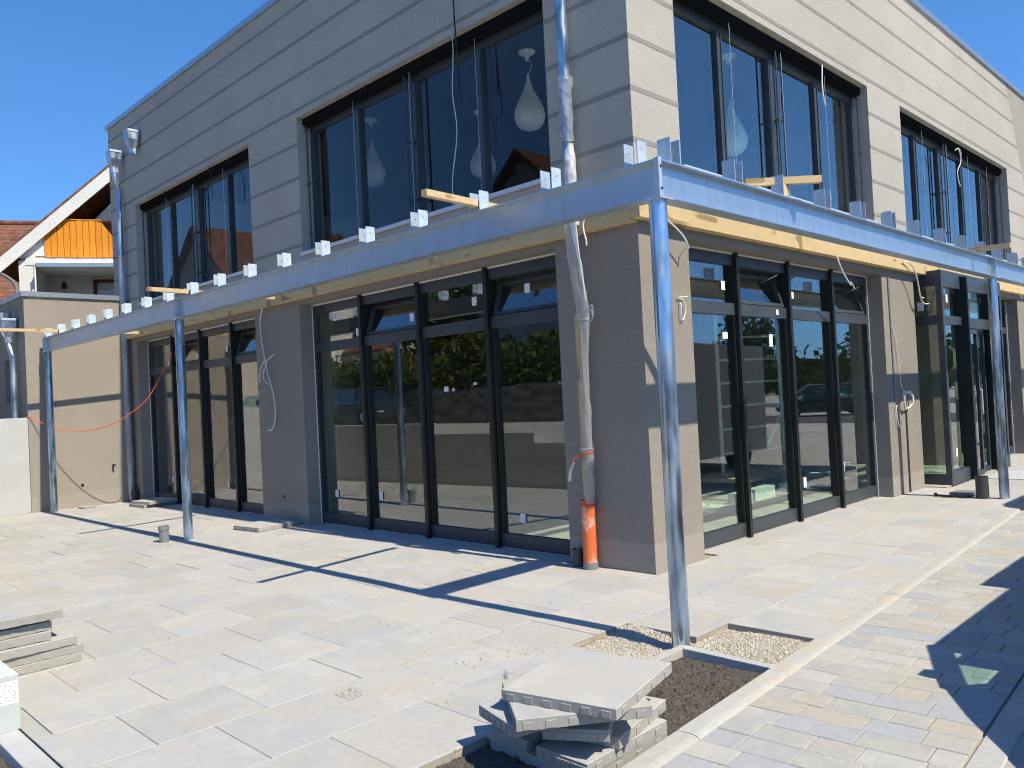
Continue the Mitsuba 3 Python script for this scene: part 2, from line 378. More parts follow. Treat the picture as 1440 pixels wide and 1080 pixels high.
for j in range(-2, 17):
    v = -0.14 + j * 1.0
    add('kerb_stone', kerb_stone(-0.132, -0.012, v + 0.002, v + 0.998, 0.002 + rng.uniform(0, .002), 0.022), 'm_kerb', kerb, seed=(rng.random(), 0.5))
    add('kerb_stone', kerb_stone(0.995, 1.115, v + 0.302, v + 1.298, 0.0 + rng.uniform(0, .002), 0.006), 'm_kerb', kerb, seed=(rng.random(), 0.5))
add('parking_lane', trimesh.Trimesh(np.array([(*path_pt(1.11, -20), -0.008), (60, -26, -0.008), (60, 120, -0.008), (*path_pt(1.11, 122), -0.008)]), np.array([[0, 1, 2], [0, 2, 3]]), process=False), 'm_asphalt', kind='structure')
# edging of the planting bed behind the corner column
edging = 'bed_edging'
add(edging, cbox(1.232, 1.288, -1.915, -1.50, -0.2, -0.001, 0.004), 'm_kerb', kind='structure', seed=(0.3, 0.5))
add('edging_stone', slab([(1.232, -1.56), (KI(-1.56) - .004, -1.575), (KI(-1.5) - .004, -1.512), (1.232, -1.498)], -0.2, 0.001, 0.004), 'm_kerb', edging, seed=(0.6, 0.4))

# gravel in the two pits round the column foot
def gravel(x0, x1, y0, y1, zf, n, seed):
    g = np.random.default_rng(seed)
    ico = trimesh.creation.icosphere(subdivisions=0)
    V, F, U = [], [], []
    off = 0
    for i in range(n):
        x, y = g.uniform(x0, x1), g.uniform(y0, y1)
        s = g.uniform(0.003, 0.0065) if g.random() < 0.9 else g.uniform(0.006, 0.011)
        v = ico.vertices * (g.uniform(0.7, 1.25, (12, 1))) * s * g.uniform(0.7, 1.2, 3)
        v = v + [x, y, zf(x, y) + g.uniform(-0.004, 0.006)]
        V.append(v); F.append(ico.faces + off); off += 12
        U.append(np.tile([[g.random(), g.random()]], (12, 1)))
    return trimesh.Trimesh(np.vstack(V), np.vstack(F), process=False), np.vstack(U)
def heap(cx, cy, r, h, base):
    return lambda x, y: base + h * math.exp(-((x - cx) ** 2 + (y - cy) ** 2) / (2 * r * r)) + 0.012 * (meshkit.noise(np.array([x * 9, y * 9, 0])) - 0.5)
zl = heap(0.78, -1.36, 0.14, 0.05, -0.052)
zr = heap(1.62, -1.12, 0.22, 0.026, -0.05)
def grid_mesh(x0, x1, y0, y1, zf, nx, ny, skirt=None):
    X, Y = np.meshgrid(np.linspace(x0, x1, nx), np.linspace(y0, y1, ny))
    V = np.c_[X.ravel(), Y.ravel(), [zf(a, b) for a, b in zip(X.ravel(), Y.ravel())]]
    i = np.arange((ny - 1) * nx).reshape(ny - 1, nx)[:, :-1].ravel()
    return trimesh.Trimesh(V, np.vstack([np.c_[i, i + 1, i + nx + 1], np.c_[i, i + nx + 1, i + nx]]), process=False)
m1, u1 = gravel(0.68, 1.229, -1.9, -1.32, zl, 9000, 1)
m2, u2 = gravel(1.228, 1.825, -1.496, -0.94, zr, 9000, 2)
g1 = grid_mesh(0.675, 1.232, -1.91, -1.31, lambda x, y: zl(x, y) - 0.004, 24, 24)
g2 = grid_mesh(1.229, 1.86, -1.5, -0.93, lambda x, y: zr(x, y) - 0.004, 24, 24)
gm = cat([m1, m2, g1, g2])
add('gravel', gm, 'm_gravel', kind='stuff', label='pale yellow gravel in the two open pits round the corner column foot', category='gravel',
    seed=np.vstack([u1, u2, np.tile([[.4, .3]], (len(g1.vertices) + len(g2.vertices), 1))]))
# soil of the planting bed
def soil_z(x, y):
    q = np.array([x, y, 0.3])
    return -0.105 + 0.07 * meshkit.fbm(q * 4, 4) + 0.028 * meshkit.fbm(q * 26, 3, 3) + 0.014 * meshkit.noise(q * 110, 9)
def soil_mesh(x0, x1, y0, y1, n, nx, ny, seed):
    s = grid_mesh(x0, x1, y0, y1, soil_z, nx, ny)
    g = np.random.default_rng(seed); ico = trimesh.creation.icosphere(subdivisions=0); V = [s.vertices]; F = [s.faces]; off = len(s.vertices)
    for i in range(n):
        x, y = g.uniform(x0 + .01, x1 - .01), g.uniform(y0, y1 - .01)
        v = ico.vertices * g.uniform(0.6, 1.3, (12, 1)) * (g.uniform(0.002, 0.006) if g.random() < .95 else g.uniform(.006, .013)) + [x, y, soil_z(x, y)]
        V.append(v); F.append(ico.faces + off); off += 12
    return trimesh.Trimesh(np.vstack(V), np.vstack(F), process=False)
add('soil', cat([soil_mesh(1.285, 1.99, -4.9, -1.555, 7000, 90, 360, 5), soil_mesh(-3.0, 1.3, -5.6, -4.775, 300, 130, 40, 6)]), 'm_soil', kind='stuff', label='dark loose garden soil in the planting bed beside the path kerb', category='soil', smooth=False)
# low kerb at the camera-side edge of the terrace
ek = 'terrace_edge_kerb'
add(ek, cbox(-2.4, -0.735, -4.775, -4.66, -0.2, -0.002, 0.005), 'm_pale_concrete', kind='structure')
add('kerb_stone', slab([(-0.729, -4.775), (0.27, -4.775), (0.27, -4.66), (-0.729, -4.66)], -0.2, 0.0, 0.005), 'm_pale_concrete', ek)
add('kerb_stone', slab([(0.274, -4.775), (1.27, -4.775), (1.27, -4.66), (0.274, -4.66)], -0.2, -0.001, 0.005), 'm_pale_concrete', ek)

# ------------------------------------------------------------------ office building
B = thing('office_building', 'two-storey beige rendered office building with dark framed windows at the terrace corner', 'building')
UW = [('L', -11.27, -6.87), ('L', -5.50, -0.97), ('R', 0.74, 5.34), ('R', 6.52, 12.08)]
GW = [('L', -11.47, -6.90), ('L', -5.65, -0.97), ('R', 0.78, 5.46), ('R', 6.65, 12.26)]
UZ = (3.66, 5.505)
def op(ax, a, b, z0, z1):
    return mb(a, b, -0.5, 0.6, z0, z1) if ax == 'L' else mb(-0.6, 0.5, a, b, z0, z1)
g = mb(-12.5, 0, 0, 16, -0.1, 3.28) - mb(-12.15, -0.35, 0.35, 15.65, -0.2, 3.4)
for ax, a, b in GW: g = g - op(ax, a, b, -0.3, 2.99)
gwall = add('ground_wall', g, 'm_ground', B)
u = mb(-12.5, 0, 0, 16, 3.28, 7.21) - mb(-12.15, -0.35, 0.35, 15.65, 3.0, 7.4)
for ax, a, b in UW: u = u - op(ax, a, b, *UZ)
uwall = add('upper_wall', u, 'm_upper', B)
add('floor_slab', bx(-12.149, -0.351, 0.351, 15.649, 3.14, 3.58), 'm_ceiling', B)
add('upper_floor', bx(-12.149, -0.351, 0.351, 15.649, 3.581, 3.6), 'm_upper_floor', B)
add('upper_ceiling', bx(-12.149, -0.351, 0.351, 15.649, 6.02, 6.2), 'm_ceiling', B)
add('roof', bx(-12.149, -0.351, 0.351, 15.649, 6.9, 7.05), 'm_concrete', B)
add('interior_floor', bx(-12.149, -0.351, 0.351, 15.649, -0.1, 0.015), 'm_floor', B)
add('sill_floor', [bx(-11.46, -6.91, 0.205, 0.35, -0.1, 0.012), bx(-5.64, -.98, 0.205, 0.35, -0.1, 0.012), bx(-.35, -.205, .79, 5.45, -.1, .012), bx(-.35, .28, 6.66, 12.2, -.1, .010)], 'm_floor', B)
add('interior_wall', [bx(-12.1, -0.4, 9.6, 9.75, 0.015, 3.14)], 'm_room', B)
add('interior_wall', [bx(-12.1, -0.4, 8.2, 8.35, 3.6, 6.02)], 'm_upper_floor', B)
add('interior_column', [bx(-7.46, -7.14, 1.5, 1.8, 0.015, 3.14)], 'm_room', B)
add('roof_coping', [bx(-12.54, 0.04, -0.04, 0.36, 7.212, 7.295), bx(-0.36, 0.04, 0.361, 16.04, 7.212, 7.295), bx(-12.54, -12.14, 0.361, 16.04, 7.212, 7.295)], 'm_coping', B)
# smooth plaster bands round the upper storey: each stretch a piece
for i in range(8):
    z0 = 3.762 + 0.455 * i
    z1 = z0 + 0.045
    for ax, lo, hi in (('L', -12.5, 0.003), ('R', 0.0, 12.35 + max(0, 7.28 - z0) * 0.52)):
        cuts = [lo] + [c for a_, a, b in UW if a_ == ax and z0 < UZ[1] for c in (a, b)] + [hi]
        for a, b in zip(cuts[::2], cuts[1::2]):
            m = bx(a, b, -0.003, 0.02, z0, z1) if ax == 'L' else bx(-0.02, 0.003, a, b, z0, z1)
            add('plaster_band', m, 'm_band', uwall)

# windows -----------------------------------------------------------------
def fb(ax, u0, u1, w0, w1, z0, z1):
    """box by facade coordinates: u along, w outwards, z up"""
    return bx(u0, u1, -w1, -w0, z0, z1) if ax == 'L' else bx(w0, w1, u0, u1, z0, z1)
def fp(ax, u, w, z):
    return (u, -w, z) if ax == 'L' else (w, u, z)
def tilt_sash(ax, m, zb, w, deg):
    a = math.radians(deg)
    v = np.array(m.vertices)
    wi = -v[:, 1] if ax == 'L' else v[:, 0]
    dz, dw = v[:, 2] - zb, wi - w
    nz, nw = zb + dz * math.cos(a) + dw * math.sin(a), w + dw * math.cos(a) - dz * math.sin(a)
    v[:, 2] = nz
    if ax == 'L': v[:, 1] = -nw
    else: v[:, 0] = nw
    m.vertices = v
    return m
def sticker(ax, win, u, z, w=-0.2225, s=(0.075, 0.095), tilt=0.0):
    m = fb(ax, u - s[0] / 2, u + s[0] / 2, w, w + 0.001, z - s[1] / 2, z + s[1] / 2)
    add('paper_sticker', m, 'm_paper', win)
    t = [fb(ax, u - s[0] * .3, u + s[0] * .3, w + .001, w + .0016, z - s[1] * q, z - s[1] * q + .003) for q in (.3, .1, -.1)]
    add('sticker_print', t, 'm_ink', win)
def ground_window(ax, u0, u1, mull, vents, stickers, door=None):
    win = f'{B}__ground_window'
    win = numbered(win); taken.add(win)
    fr = [fb(ax, u0, u0 + .06, -.28, -.2, .0, 2.99), fb(ax, u1 - .06, u1, -.28, -.2, .0, 2.99), fb(ax, u0 + .06, u1 - .06, -.28, -.2, 2.86, 2.985)]
    add('frame', fr, 'm_frame', win)
    add('bottom_panel', fb(ax, u0 + .061, u1 - .061, -.275, -.203, .02, .155), 'm_frame', win)
    for m in mull:
        add('mullion_cap', cat([fb(ax, m - .027, m + .027, -.30, -.155, .005, 3.0)]), 'm_cap', win)
    # thin white plaster bead round the opening
    add('plaster_bead', [fb(ax, u0 - .001, u0 + .012, -.199, -.190, 0.0, 2.989), fb(ax, u1 - .012, u1 + .001, -.199, -.190, 0.0, 2.989), fb(ax, u0 + .013, u1 - .013, -.199, -.190, 2.972, 2.991)], 'm_white', win)
    edges = [u0 + .03] + list(mull) + [u1 - .03]
    for i, (a, b) in enumerate(zip(edges[:-1], edges[1:])):
        a, b = a + .032, b - .032
        add('transom', fb(ax, a, b, -.275, -.201, 2.335, 2.46), 'm_frame', win)
        add('pane', quad(ax, a, b, -.235, .156, 2.334), 'm_glass' if ax == 'L' else 'm_glass_right', win)
        add('gasket', [fb(ax, a, a + .012, -.232, -.204, .156, 2.334), fb(ax, b - .012, b, -.232, -.204, .156, 2.334)], 'm_black', win)
        if i in vents:
            zb, zt, w = 2.465, 2.855, -.235
            s = cat([fb(ax, a + .01, a + .05, w - .03, w + .02, zb, zt), fb(ax, b - .05, b - .01, w - .03, w + .02, zb, zt), fb(ax, a + .05, b - .05, w - .03, w + .02, zb, zb + .04), fb(ax, a + .05, b - .05, w - .03, w + .02, zt - .04, zt)])
            add('tilted_sash', tilt_sash(ax, s, zb, w, 17), 'm_frame', win)
            add('sash_pane', tilt_sash(ax, quad(ax, a + .05, b - .05, w, zb + .04, zt - .04), zb, w, 17), 'm_glass', win)
            add('sash_arm', rod(fp(ax, b - .09, -.24, 2.84), fp(ax, b - .14, -.33, 2.80), .008, 6), 'm_sill', win)
        else:
            add('fanlight_pane', quad(ax, a, b, -.235, 2.461, 2.859), 'm_glass' if ax == 'L' else 'm_glass_right', win)
    for s in stickers: sticker(ax, win, *s)
    for m in mull:
        for d in (-.075, .075):
            add('cover_screw', fb(ax, m + d - .008, m + d + .008, -.2025, -.199, .085, .10), 'm_black', win)
    return win
def quad(ax, a, b, w, z0, z1):
    V = [fp(ax, a, w, z0), fp(ax, b, w, z0), fp(ax, b, w, z1), fp(ax, a, w, z1)]
    F = [[0, 1, 2], [0, 2, 3]]
    return trimesh.Trimesh(np.array(V, float), np.array(F), process=False)
wa = ground_window('L', -11.47, -6.90, [-10.33, -9.19, -8.04], (1, 3), [(-10.62, .42), (-8.45, .40), (-8.3, 2.6), (-10.6, 2.52), (-9.4, 2.56)])
for z in (.35, 1.25, 2.1):
    add('door_hinge', cat([fb('L', -10.40, -10.375, -.2, -.165, z, z + .17)]), 'm_sill', wa)
wb = ground_window('L', -5.65, -0.97, [-4.48, -3.31, -2.14], (1, 3), [(-4.62, 2.53, -.2225), (-3.48, 2.60, -.215), (-2.38, 2.66, -.2225), (-1.58, 2.70, -.23), (-5.28, .42), (-4.28, .44), (-1.80, .33), (-2.92, 1.72, -.2225, (.07, .06)), (-2.80, 1.71, -.2225, (.035, .035)), (-2.43, 1.76, -.2225, (.05, .03))])
wc = ground_window('R', 0.78, 5.46, [1.95, 3.115, 4.28], (1, 3), [(1.75, 2.64), (1.74, 2.12, -.2225, (.10, .07)), (2.72, 2.08, -.2225, (.08, .14)), (2.86, 2.40, -.199, (.05, .06)), (3.36, .42, -.2225, (.07, .12)), (4.45, .50, -.2225, (.06, .12)), (3.30, 2.62, -.2225, (.07, .08))])
def upper_window(ax, u0, u1, mull, centre, wires=()):
    win = numbered(f'{B}__upper_window'); taken.add(win)
    z0, z1 = UZ
    add('frame', [fb(ax, u0, u0 + .07, -.29, -.2, z0, z1), fb(ax, u1 - .07, u1, -.29, -.2, z0, z1), fb(ax, u0 + .07, u1 - .07, -.29, -.2, z0, z0 + .07), fb(ax, u0 + .07, u1 - .07, -.29, -.2, z1 - .17, z1)], 'm_frame', win)
    add('blind_box', cat([fb(ax, u0 + .005, u1 - .005, -.19, -.085, z1 - .085, z1 - .003), fb(ax, u0 + .02, u1 - .02, -.165, -.105, z1 - .115, z1 - .085)]), 'm_recess', win)
    for m in mull:
        h = .075 if m in centre else .04
        add('mullion', fb(ax, m - h, m + h, -.285, -.198, z0 + .07, z1 - .17), 'm_frame', win)
        add('glazing_bead', fb(ax, m + h * .55, m + h * .55 + .016, -.197, -.186, z0 + .075, z1 - .172), 'm_frame', win)
    e = [u0 + .03] + list(mull) + [u1 - .03]
    for a, b in zip(e[:-1], e[1:]):
        add('pane', quad(ax, a + .04, b - .04, -.235, z0 + .07, z1 - .17), 'm_glass_upper' if ax == 'L' else 'm_glass_right', win)
    add('sill', cat([fb(ax, u0 + .003, u1 - .003, -.2, .035, z0 + .002, z0 + .016), fb(ax, u0 + .003, u1 - .003, .02, .035, z0 - .03, z0 + .002)]), 'm_sill', win)
    # vertical blind guides with stand-offs
    gs = [u0 + .055, u1 - .055] + [c + d for c in centre for d in (-.05, .07)]
    for q in gs:
        add('blind_guide', tube([fp(ax, q, -.115, z0 + .02), fp(ax, q, -.115, z1 - .1)], .011, 8), 'm_frame', win, smooth=40)
        for z in (z0 + .28, z0 + .95, z1 - .16):
            s = -.045 if q < (u0 + u1) / 2 else .045
            add('guide_bracket', tube([fp(ax, q + (s if q in gs[:2] else 0), -.115, z), fp(ax, q - s, -.115 if q in gs[:2] else -.19, z)], .009, 6), 'm_black', win)
    for m in mull:
        add('guide_wire', tube([fp(ax, m + .055, -.10, z0 + .02), fp(ax, m + .055, -.10, z1 - .1)], .0022, 5), 'm_sill', win)
    return win
upper_window('L', -11.27, -6.87, [-10.17, -9.07, -7.97], [-9.07])
upper_window('L', -5.50, -0.97, [-4.37, -3.235, -2.10], [-3.235])
upper_window('R', 0.74, 5.34, [1.89, 3.04, 4.19], [3.04])
upper_window('R', 6.52, 12.08, [7.66, 8.80, 9.94, 11.05], [8.80])

# entrance porch of dark framed glass that stands out of the facade
pw = numbered(f'{B}__entrance_porch'); taken.add(pw)
add('frame', [bx(.22, .30, 6.89, 6.97, 0, 3.08), bx(.22, .30, 9.84, 9.92, 0, 3.08), bx(-.2, .219, 6.891, 6.96, 2.90, 3.079), bx(-.2, .219, 9.85, 9.919, 2.9, 3.079), bx(-.28, -.2, 6.891, 6.96, 0, 3.079), bx(-.28, -.2, 9.85, 9.92, 0, 3.079), bx(-.199, .219, 6.891, 6.96, 0, .16), bx(-.199, .219, 6.891, 6.96, 2.335, 2.47),
               bx(.22, .298, 6.971, 7.74, 2.88, 3.078), bx(.22, .298, 7.86, 9.839, 2.88, 3.078), bx(.22, .298, 6.971, 7.74, 2.335, 2.46), bx(.22, .298, 7.86, 9.839, 2.30, 2.46), bx(.22, .298, 6.971, 7.74, 0, .2), bx(.22, .298, 9.30, 9.839, 0, .2)], 'm_frame', pw)
add('porch_roof', bx(-.28, .30, 6.9, 9.91, 3.081, 3.12), 'm_frame', pw)
add('mullion_cap', bx(.2, .385, 7.77, 7.83, 0, 3.07), 'm_cap', pw)
add('mullion_cap', bx(.2, .385, 9.16, 9.22, 0, 3.07), 'm_cap', pw)
add('door_leaf', [bx(.235, .285, 7.87, 7.92, .02, 2.29), bx(.235, .285, 8.48, 8.53, .02, 2.29), bx(.235, .285, 7.921, 8.479, .02, .09), bx(.235, .285, 7.921, 8.479, 2.22, 2.29)], 'm_frame', pw)
add('door_leaf', [bx(.175, .225, 8.40, 8.45, .02, 2.29), bx(.175, .225, 9.05, 9.10, .02, 2.29), bx(.175, .225, 8.451, 9.049, .02, .09), bx(.175, .225, 8.451, 9.049, 2.22, 2.29)], 'm_frame', pw)
def yz(x, y0, y1, z0, z1): return trimesh.Trimesh(np.array([(x, y0, z0), (x, y1, z0), (x, y1, z1), (x, y0, z1)], float), np.array([[0, 1, 2], [0, 2, 3]]), process=False)
def xz(y, x0, x1, z0, z1): return trimesh.Trimesh(np.array([(x0, y, z0), (x1, y, z0), (x1, y, z1), (x0, y, z1)], float), np.array([[0, 1, 2], [0, 2, 3]]), process=False)
for m in (yz(.26, 6.97, 7.77, .2, 2.335), yz(.26, 6.97, 7.77, 2.46, 2.88), yz(.26, 7.83, 9.84, 2.46, 2.88), yz(.26, 7.92, 8.48, .09, 2.22), yz(.2, 8.45, 9.05, .09, 2.22), yz(.26, 9.22, 9.84, .2, 2.30), xz(6.925, -.2, .22, .16, 2.335), xz(6.925, -.2, .22, 2.47, 2.90), xz(9.885, -.2, .22, .1, 2.9)):
    add('pane', m, 'm_glass', pw)
for y, z, s in ((7.22, 2.72, .08), (7.98, 2.70, .08), (7.28, .45, .07), (8.62, .9, .07)):
    add('paper_sticker', bx(.262 if y < 8.5 else .202, .2635 if y < 8.5 else .2035, y - s / 2, y + s / 2, z - .06, z + .06), 'm_paper', pw)
add('paper_sticker', bx(-.05, .04, 6.9225, 6.9235, 2.55, 2.68), 'm_paper', pw)
add('door_handle', tube(spline([(.287, 8.50, .95), (.31, 8.50, .96), (.315, 8.50, 1.0), (.315, 8.50, 1.3), (.31, 8.50, 1.34), (.287, 8.50, 1.35)], 12), .011, 8), 'm_sill', pw, smooth=40)
add('side_frame', [bx(-.28, -.2, 6.66, 6.885, 0, 2.985), bx(-.28, -.2, 9.93, 10.0, 0, 2.985), bx(-.28, -.2, 12.18, 12.25, 0, 2.985), bx(-.28, -.2, 10.0, 12.18, 2.86, 2.985), bx(-.28, -.2, 10.0, 12.18, 0.01, .16), bx(-.28, -.2, 10.0, 12.18, 2.335, 2.46), bx(-.28, -.12, 11.05, 11.11, 0.012, 2.984)], 'm_frame', pw)
for m in (yz(-.235, 10.0, 11.05, .16, 2.335), yz(-.235, 11.11, 12.18, .16, 2.335), yz(-.235, 10.0, 11.05, 2.46, 2.86), yz(-.235, 11.11, 12.18, 2.46, 2.86)):
    add('pane', m, 'm_glass', pw)
add('plaster_bead', bx(-.199, -.19, 12.245, 12.261, 0, 2.98), 'm_white', pw)
add('wall_vent_hole', cyl(0, 0, 0, .012, .022, 16).apply_transform(trimesh.transformations.rotation_matrix(math.pi / 2, [1, 0, 0])).apply_translation((-6.28, 0.004, .35)), 'm_black', gwall, smooth=40)
add('wall_conduit', rod((.012, 5.69, 1.28), (.012, 5.66, 2.97), .012, 8), 'm_grey_pipe', gwall, smooth=40)
add('wall_conduit', rod((.010, 6.05, .0), (.010, 6.06, 1.30), .014, 8), 'm_dark_pipe', gwall, smooth=40)

# ------------------------------------------------------------------ steel canopy frame
CF = thing('steel_canopy_frame', 'unfinished galvanised steel canopy frame of columns and beams round the building corner', 'canopy frame')
BZ0, BZ1, HB = 2.80, 3.04, 0.06
CX, CY = 1.215, -1.467
def ibeam(L):
    w, t = 0.0045, 0.011
    pr = [(-HB, BZ0), (HB, BZ0), (HB, BZ0 + t), (w, BZ0 + t), (w, BZ1 - t), (HB, BZ1 - t), (HB, BZ1), (-HB, BZ1), (-HB, BZ1 - t), (-w, BZ1 - t), (-w, BZ0 + t), (-HB, BZ0 + t)]
    V, F, n = [], [], len(pr)
    for end in (0, 1):
        for o, z in pr:
            if L: V.append(((CX + HB - (o + HB)) if end else -11.66, CY + o, z) if True else 0)
            else: V.append((CX - o, (CY - HB + (o + HB)) if not end else 13.6, z))
    for i in range(n):
        j = (i + 1) % n; F += [[i, j, n + j], [i, n + j, n + i]]
    tri = trimesh.creation.triangulate_polygon(Polygon(pr), engine='earcut')
    idx = [min(range(n), key=lambda k: abs(pr[k][0] - v[0]) + abs(pr[k][1] - v[1])) for v in tri[0]]
    for f in tri[1]:
        a, b, c = (idx[q] for q in f); F += [[a, b, c], [n + c, n + b, n + a]]
    m = trimesh.Trimesh(np.array(V, float), np.array(F), process=False); m.fix_normals(); return m
add('beam', ibeam(True), 'm_beam', CF); add('beam', ibeam(False), 'm_beam', CF)
cols = [(CX, CY), (-6.0816, CY), (-11.5912, CY), (CX, 5.833), (CX, 13.1)]
for x, y in cols:
    add('column', cyl(x, y, -0.15, BZ0 - .0125, .057, 36), 'm_steel', CF, smooth=40)
    add('cap_plate', bx(x - .075, x + .075, y - .075, y + .075, BZ0 - .012, BZ0 - .0005), 'm_plate', CF)
    for sx in (-1, 1):
        add('bolt', cyl(x + sx * .052 if y < -1 and x < 1 else x + sx * .05, y - .066, BZ0 - .022, BZ0 - .0125, .011, 6), 'm_plate', CF)
# corner plate and web stiffeners
add('corner_plate', [bx(CX + HB - .004, CX + HB + .006, CY - HB - .006, CY - HB + .028, BZ0 - .002, BZ1 + .006), bx(CX + HB - .030, CX + HB - .0045, CY - HB - .006, CY - HB + .004, BZ0 - .002, BZ1 + .006)], 'm_plate', CF)
for x in (-11.655, -11.59, -6.08):
    add('stiffener', bx(x - .006, x + .006, CY - HB + .002, CY - .005, BZ0 + .012, BZ1 - .012), 'm_plate', CF)
for y in (5.833, 13.1):
    add('stiffener', bx(CX + .005, CX + HB - .002, y - .006, y + .006, BZ0 + .012, BZ1 - .012), 'm_plate', CF)
for dz in (.05, .19):
    for dx in (.012,):
        add('bolt', rod((CX + HB + .006, CY - HB + .016, BZ0 + dz), (CX + HB + .014, CY - HB + .016, BZ0 + dz), .008, 6), 'm_black', CF)
def bracket(axis, x, y, h):
    """one upright plate with a drilled hole, standing on the beam"""
    pl = sbox(-.05, 0, .05, h).difference(Polygon([(.007 * math.cos(a), h * .62 + .007 * math.sin(a)) for a in np.linspace(0, 2 * math.pi, 9)[:-1]]))
    m = trimesh.creation.extrude_polygon(pl, .006, engine='earcut')
    v = np.array(m.vertices)
    lean = rng.uniform(-.012, .012)
    if axis == 'L': v = np.c_[x + v[:, 2] + v[:, 1] * lean, y + v[:, 0], BZ1 + .0005 + v[:, 1]]
    else: v = np.c_[x + v[:, 0], y + v[:, 2] + v[:, 1] * lean, BZ1 + .0005 + v[:, 1]]
    m.vertices = v; m.fix_normals()
    return m
LX = [-11.53, -10.80, -10.06, -9.32, -8.58, -7.84, -7.10, -6.37, -5.64, -4.90, -4.16, -3.42, -2.68, -1.94, -1.18, -0.43, 0.32, 1.06]
for x in LX:
    for d in (-.055, .050):
        add('bracket_plate', bracket('L', x + d, CY, .155), 'm_plate', CF)
RY = [-1.31, -0.51, 0.22, 0.96, 1.70, 2.44, 3.17, 3.92, 4.66, 5.40, 6.14, 6.88, 7.62, 8.4, 9.1, 9.8, 10.6, 11.3, 12.1]
for y in RY:
    for d in (-.055, .050):
        add('bracket_plate', bracket('R', CX, y + d, .165), 'm_plate', CF)

# timber ledgers on the wall
TL = thing('timber_ledger', 'pale spruce ledger beam bolted along the shaded terrace facade', 'timber beam')
for a, b in ((-11.80, -6.2), (-6.197, 0.0)):
    add('plank', bx(a, b, -.10, -.004, 3.055, 3.255), 'm_timber', TL)
TR = thing('timber_ledger', 'sunlit spruce ledger beam bolted along the right facade above the entrance', 'timber beam')
for a, b in ((-.10, 1.9), (1.903, 4.22), (4.223, 6.02), (6.023, 9.4), (9.403, 13.6)):
    add('plank', bx(.004, .10, a, b, 3.075, 3.265), 'm_timber', TR)
for i, x in enumerate(np.arange(-11.3, 0, 1.45)):
    add('bolt', rod((x, -.10, 3.155), (x, -.112, 3.155), .016, 6), 'm_plate', TL)

def batten(p, q, w, h, label):
    p, q = np.array(p, float), np.array(q, float)
    d = q - p; L = np.linalg.norm(d); d /= L
    s = np.cross(d, [0, 0, 1]); s /= np.linalg.norm(s); uu = np.cross(s, d)
    V = []
    for e in (p, q):
        for a, b in ((-1, -1), (1, -1), (1, 1), (-1, 1)): V.append(e + s * a * w / 2 + uu * b * h / 2)
    m = trimesh.Trimesh(np.array(V), np.array([[0, 1, 2], [0, 2, 3], [4, 6, 5], [4, 7, 6], [0, 4, 5], [0, 5, 1], [1, 5, 6], [1, 6, 2], [2, 6, 7], [2, 7, 3], [3, 7, 4], [3, 4, 0]]), process=False)
    m.fix_normals()
    return add('timber_batten', m, 'm_batten', label=label, category='timber batten', group='loose battens laid across the canopy beam')
batten((-.34, -2.09, 3.085), (-.585, -.30, 3.13), .055, .048, 'loose batten overhanging the left beam in front of the largest upper window')
batten((-5.60, -2.03, 3.082), (-5.86, -.26, 3.10), .055, .048, 'loose batten on the left beam below the left upper window')
batten((-10.76, -2.52, 3.082), (-10.93, -.12, 3.09), .055, .048, 'long pale batten at the far left end of the left beam')
batten((1.02, .02, 3.170), (1.44, .44, 3.170), .05, .055, 'short batten wedged between plates on the right beam below the right upper window')
add('batten_block', bx(1.175, 1.255, .185, .265, 3.0405, 3.142), 'm_batten', label='small timber block under the short batten on the right beam', category='timber block')
batten((0.55, 5.02, 3.075), (1.62, 5.08, 3.075), .055, .055, 'batten across the right beam above the entrance side')

# ------------------------------------------------------------------ downpipes
DP = thing('corner_downpipe', 'steel downpipe wrapped in film at the building corner pier', 'downpipe')
add('pipe', tube([(-.66, -.10, 7.15), (-.66, -.10, 3.75)], .05, 24), 'm_steel', DP, smooth=40)
def crumple(pts, rx, ry, seed, amp, n=20, steps=46, inset=0.0):
    c = spline(pts, steps)
    s = np.linspace(0, 1, steps)
    RX, RY_ = np.interp(s, np.linspace(0, 1, len(rx)), rx), np.interp(s, np.linspace(0, 1, len(ry)), ry)
    V, F = [], []
    for i in range(steps):
        for k in range(n):
            a = 2 * math.pi * k / n
            q = np.array([math.cos(a) * 1.6, math.sin(a) * 1.6, c[i][2] * 7 + seed])
            j = 1 + amp * (meshkit.fbm(q, 3, seed) - 0.5) * 2 + amp * .5 * (meshkit.noise(q * 4, seed) - .5)
            V.append(c[i] + [math.cos(a) * RX[i] * j, math.sin(a) * RY_[i] * j, 0])
    for i in range(steps - 1):
        for k in range(n):
            a0, a1, b0, b1 = i * n + k, i * n + (k + 1) % n, (i + 1) * n + k, (i + 1) * n + (k + 1) % n
            F += [[a0, b1, b0], [a0, a1, b1]]
    m = trimesh.Trimesh(np.array(V), np.array(F), process=False); return m
add('film_sleeve', crumple([(-.655, -.10, 4.50), (-.655, -.10, 4.0), (-.652, -.10, 3.88)], [.066, .062, .058, .05], [.062, .06, .056, .05], 3, .34, n=28, steps=60), 'm_film', DP, smooth=True)
add('foil_wrap', crumple([(-.652, -.10, 3.92), (-.648, -.10, 3.7), (-.63, -.10, 3.22), (-.62, -.10, 3.12)], [.045, .058, .056, .06, .06], [.045, .055, .05, .05, .05], 8, .22), 'm_foil', DP, smooth=True)
add('tie_ring', tube([(-.652 + .055 * math.cos(a), -.10 + .055 * math.sin(a), 3.90 + .006 * math.sin(3 * a)) for a in np.linspace(0, 2 * math.pi, 17)], .006, 6), 'm_grey_pipe', DP)
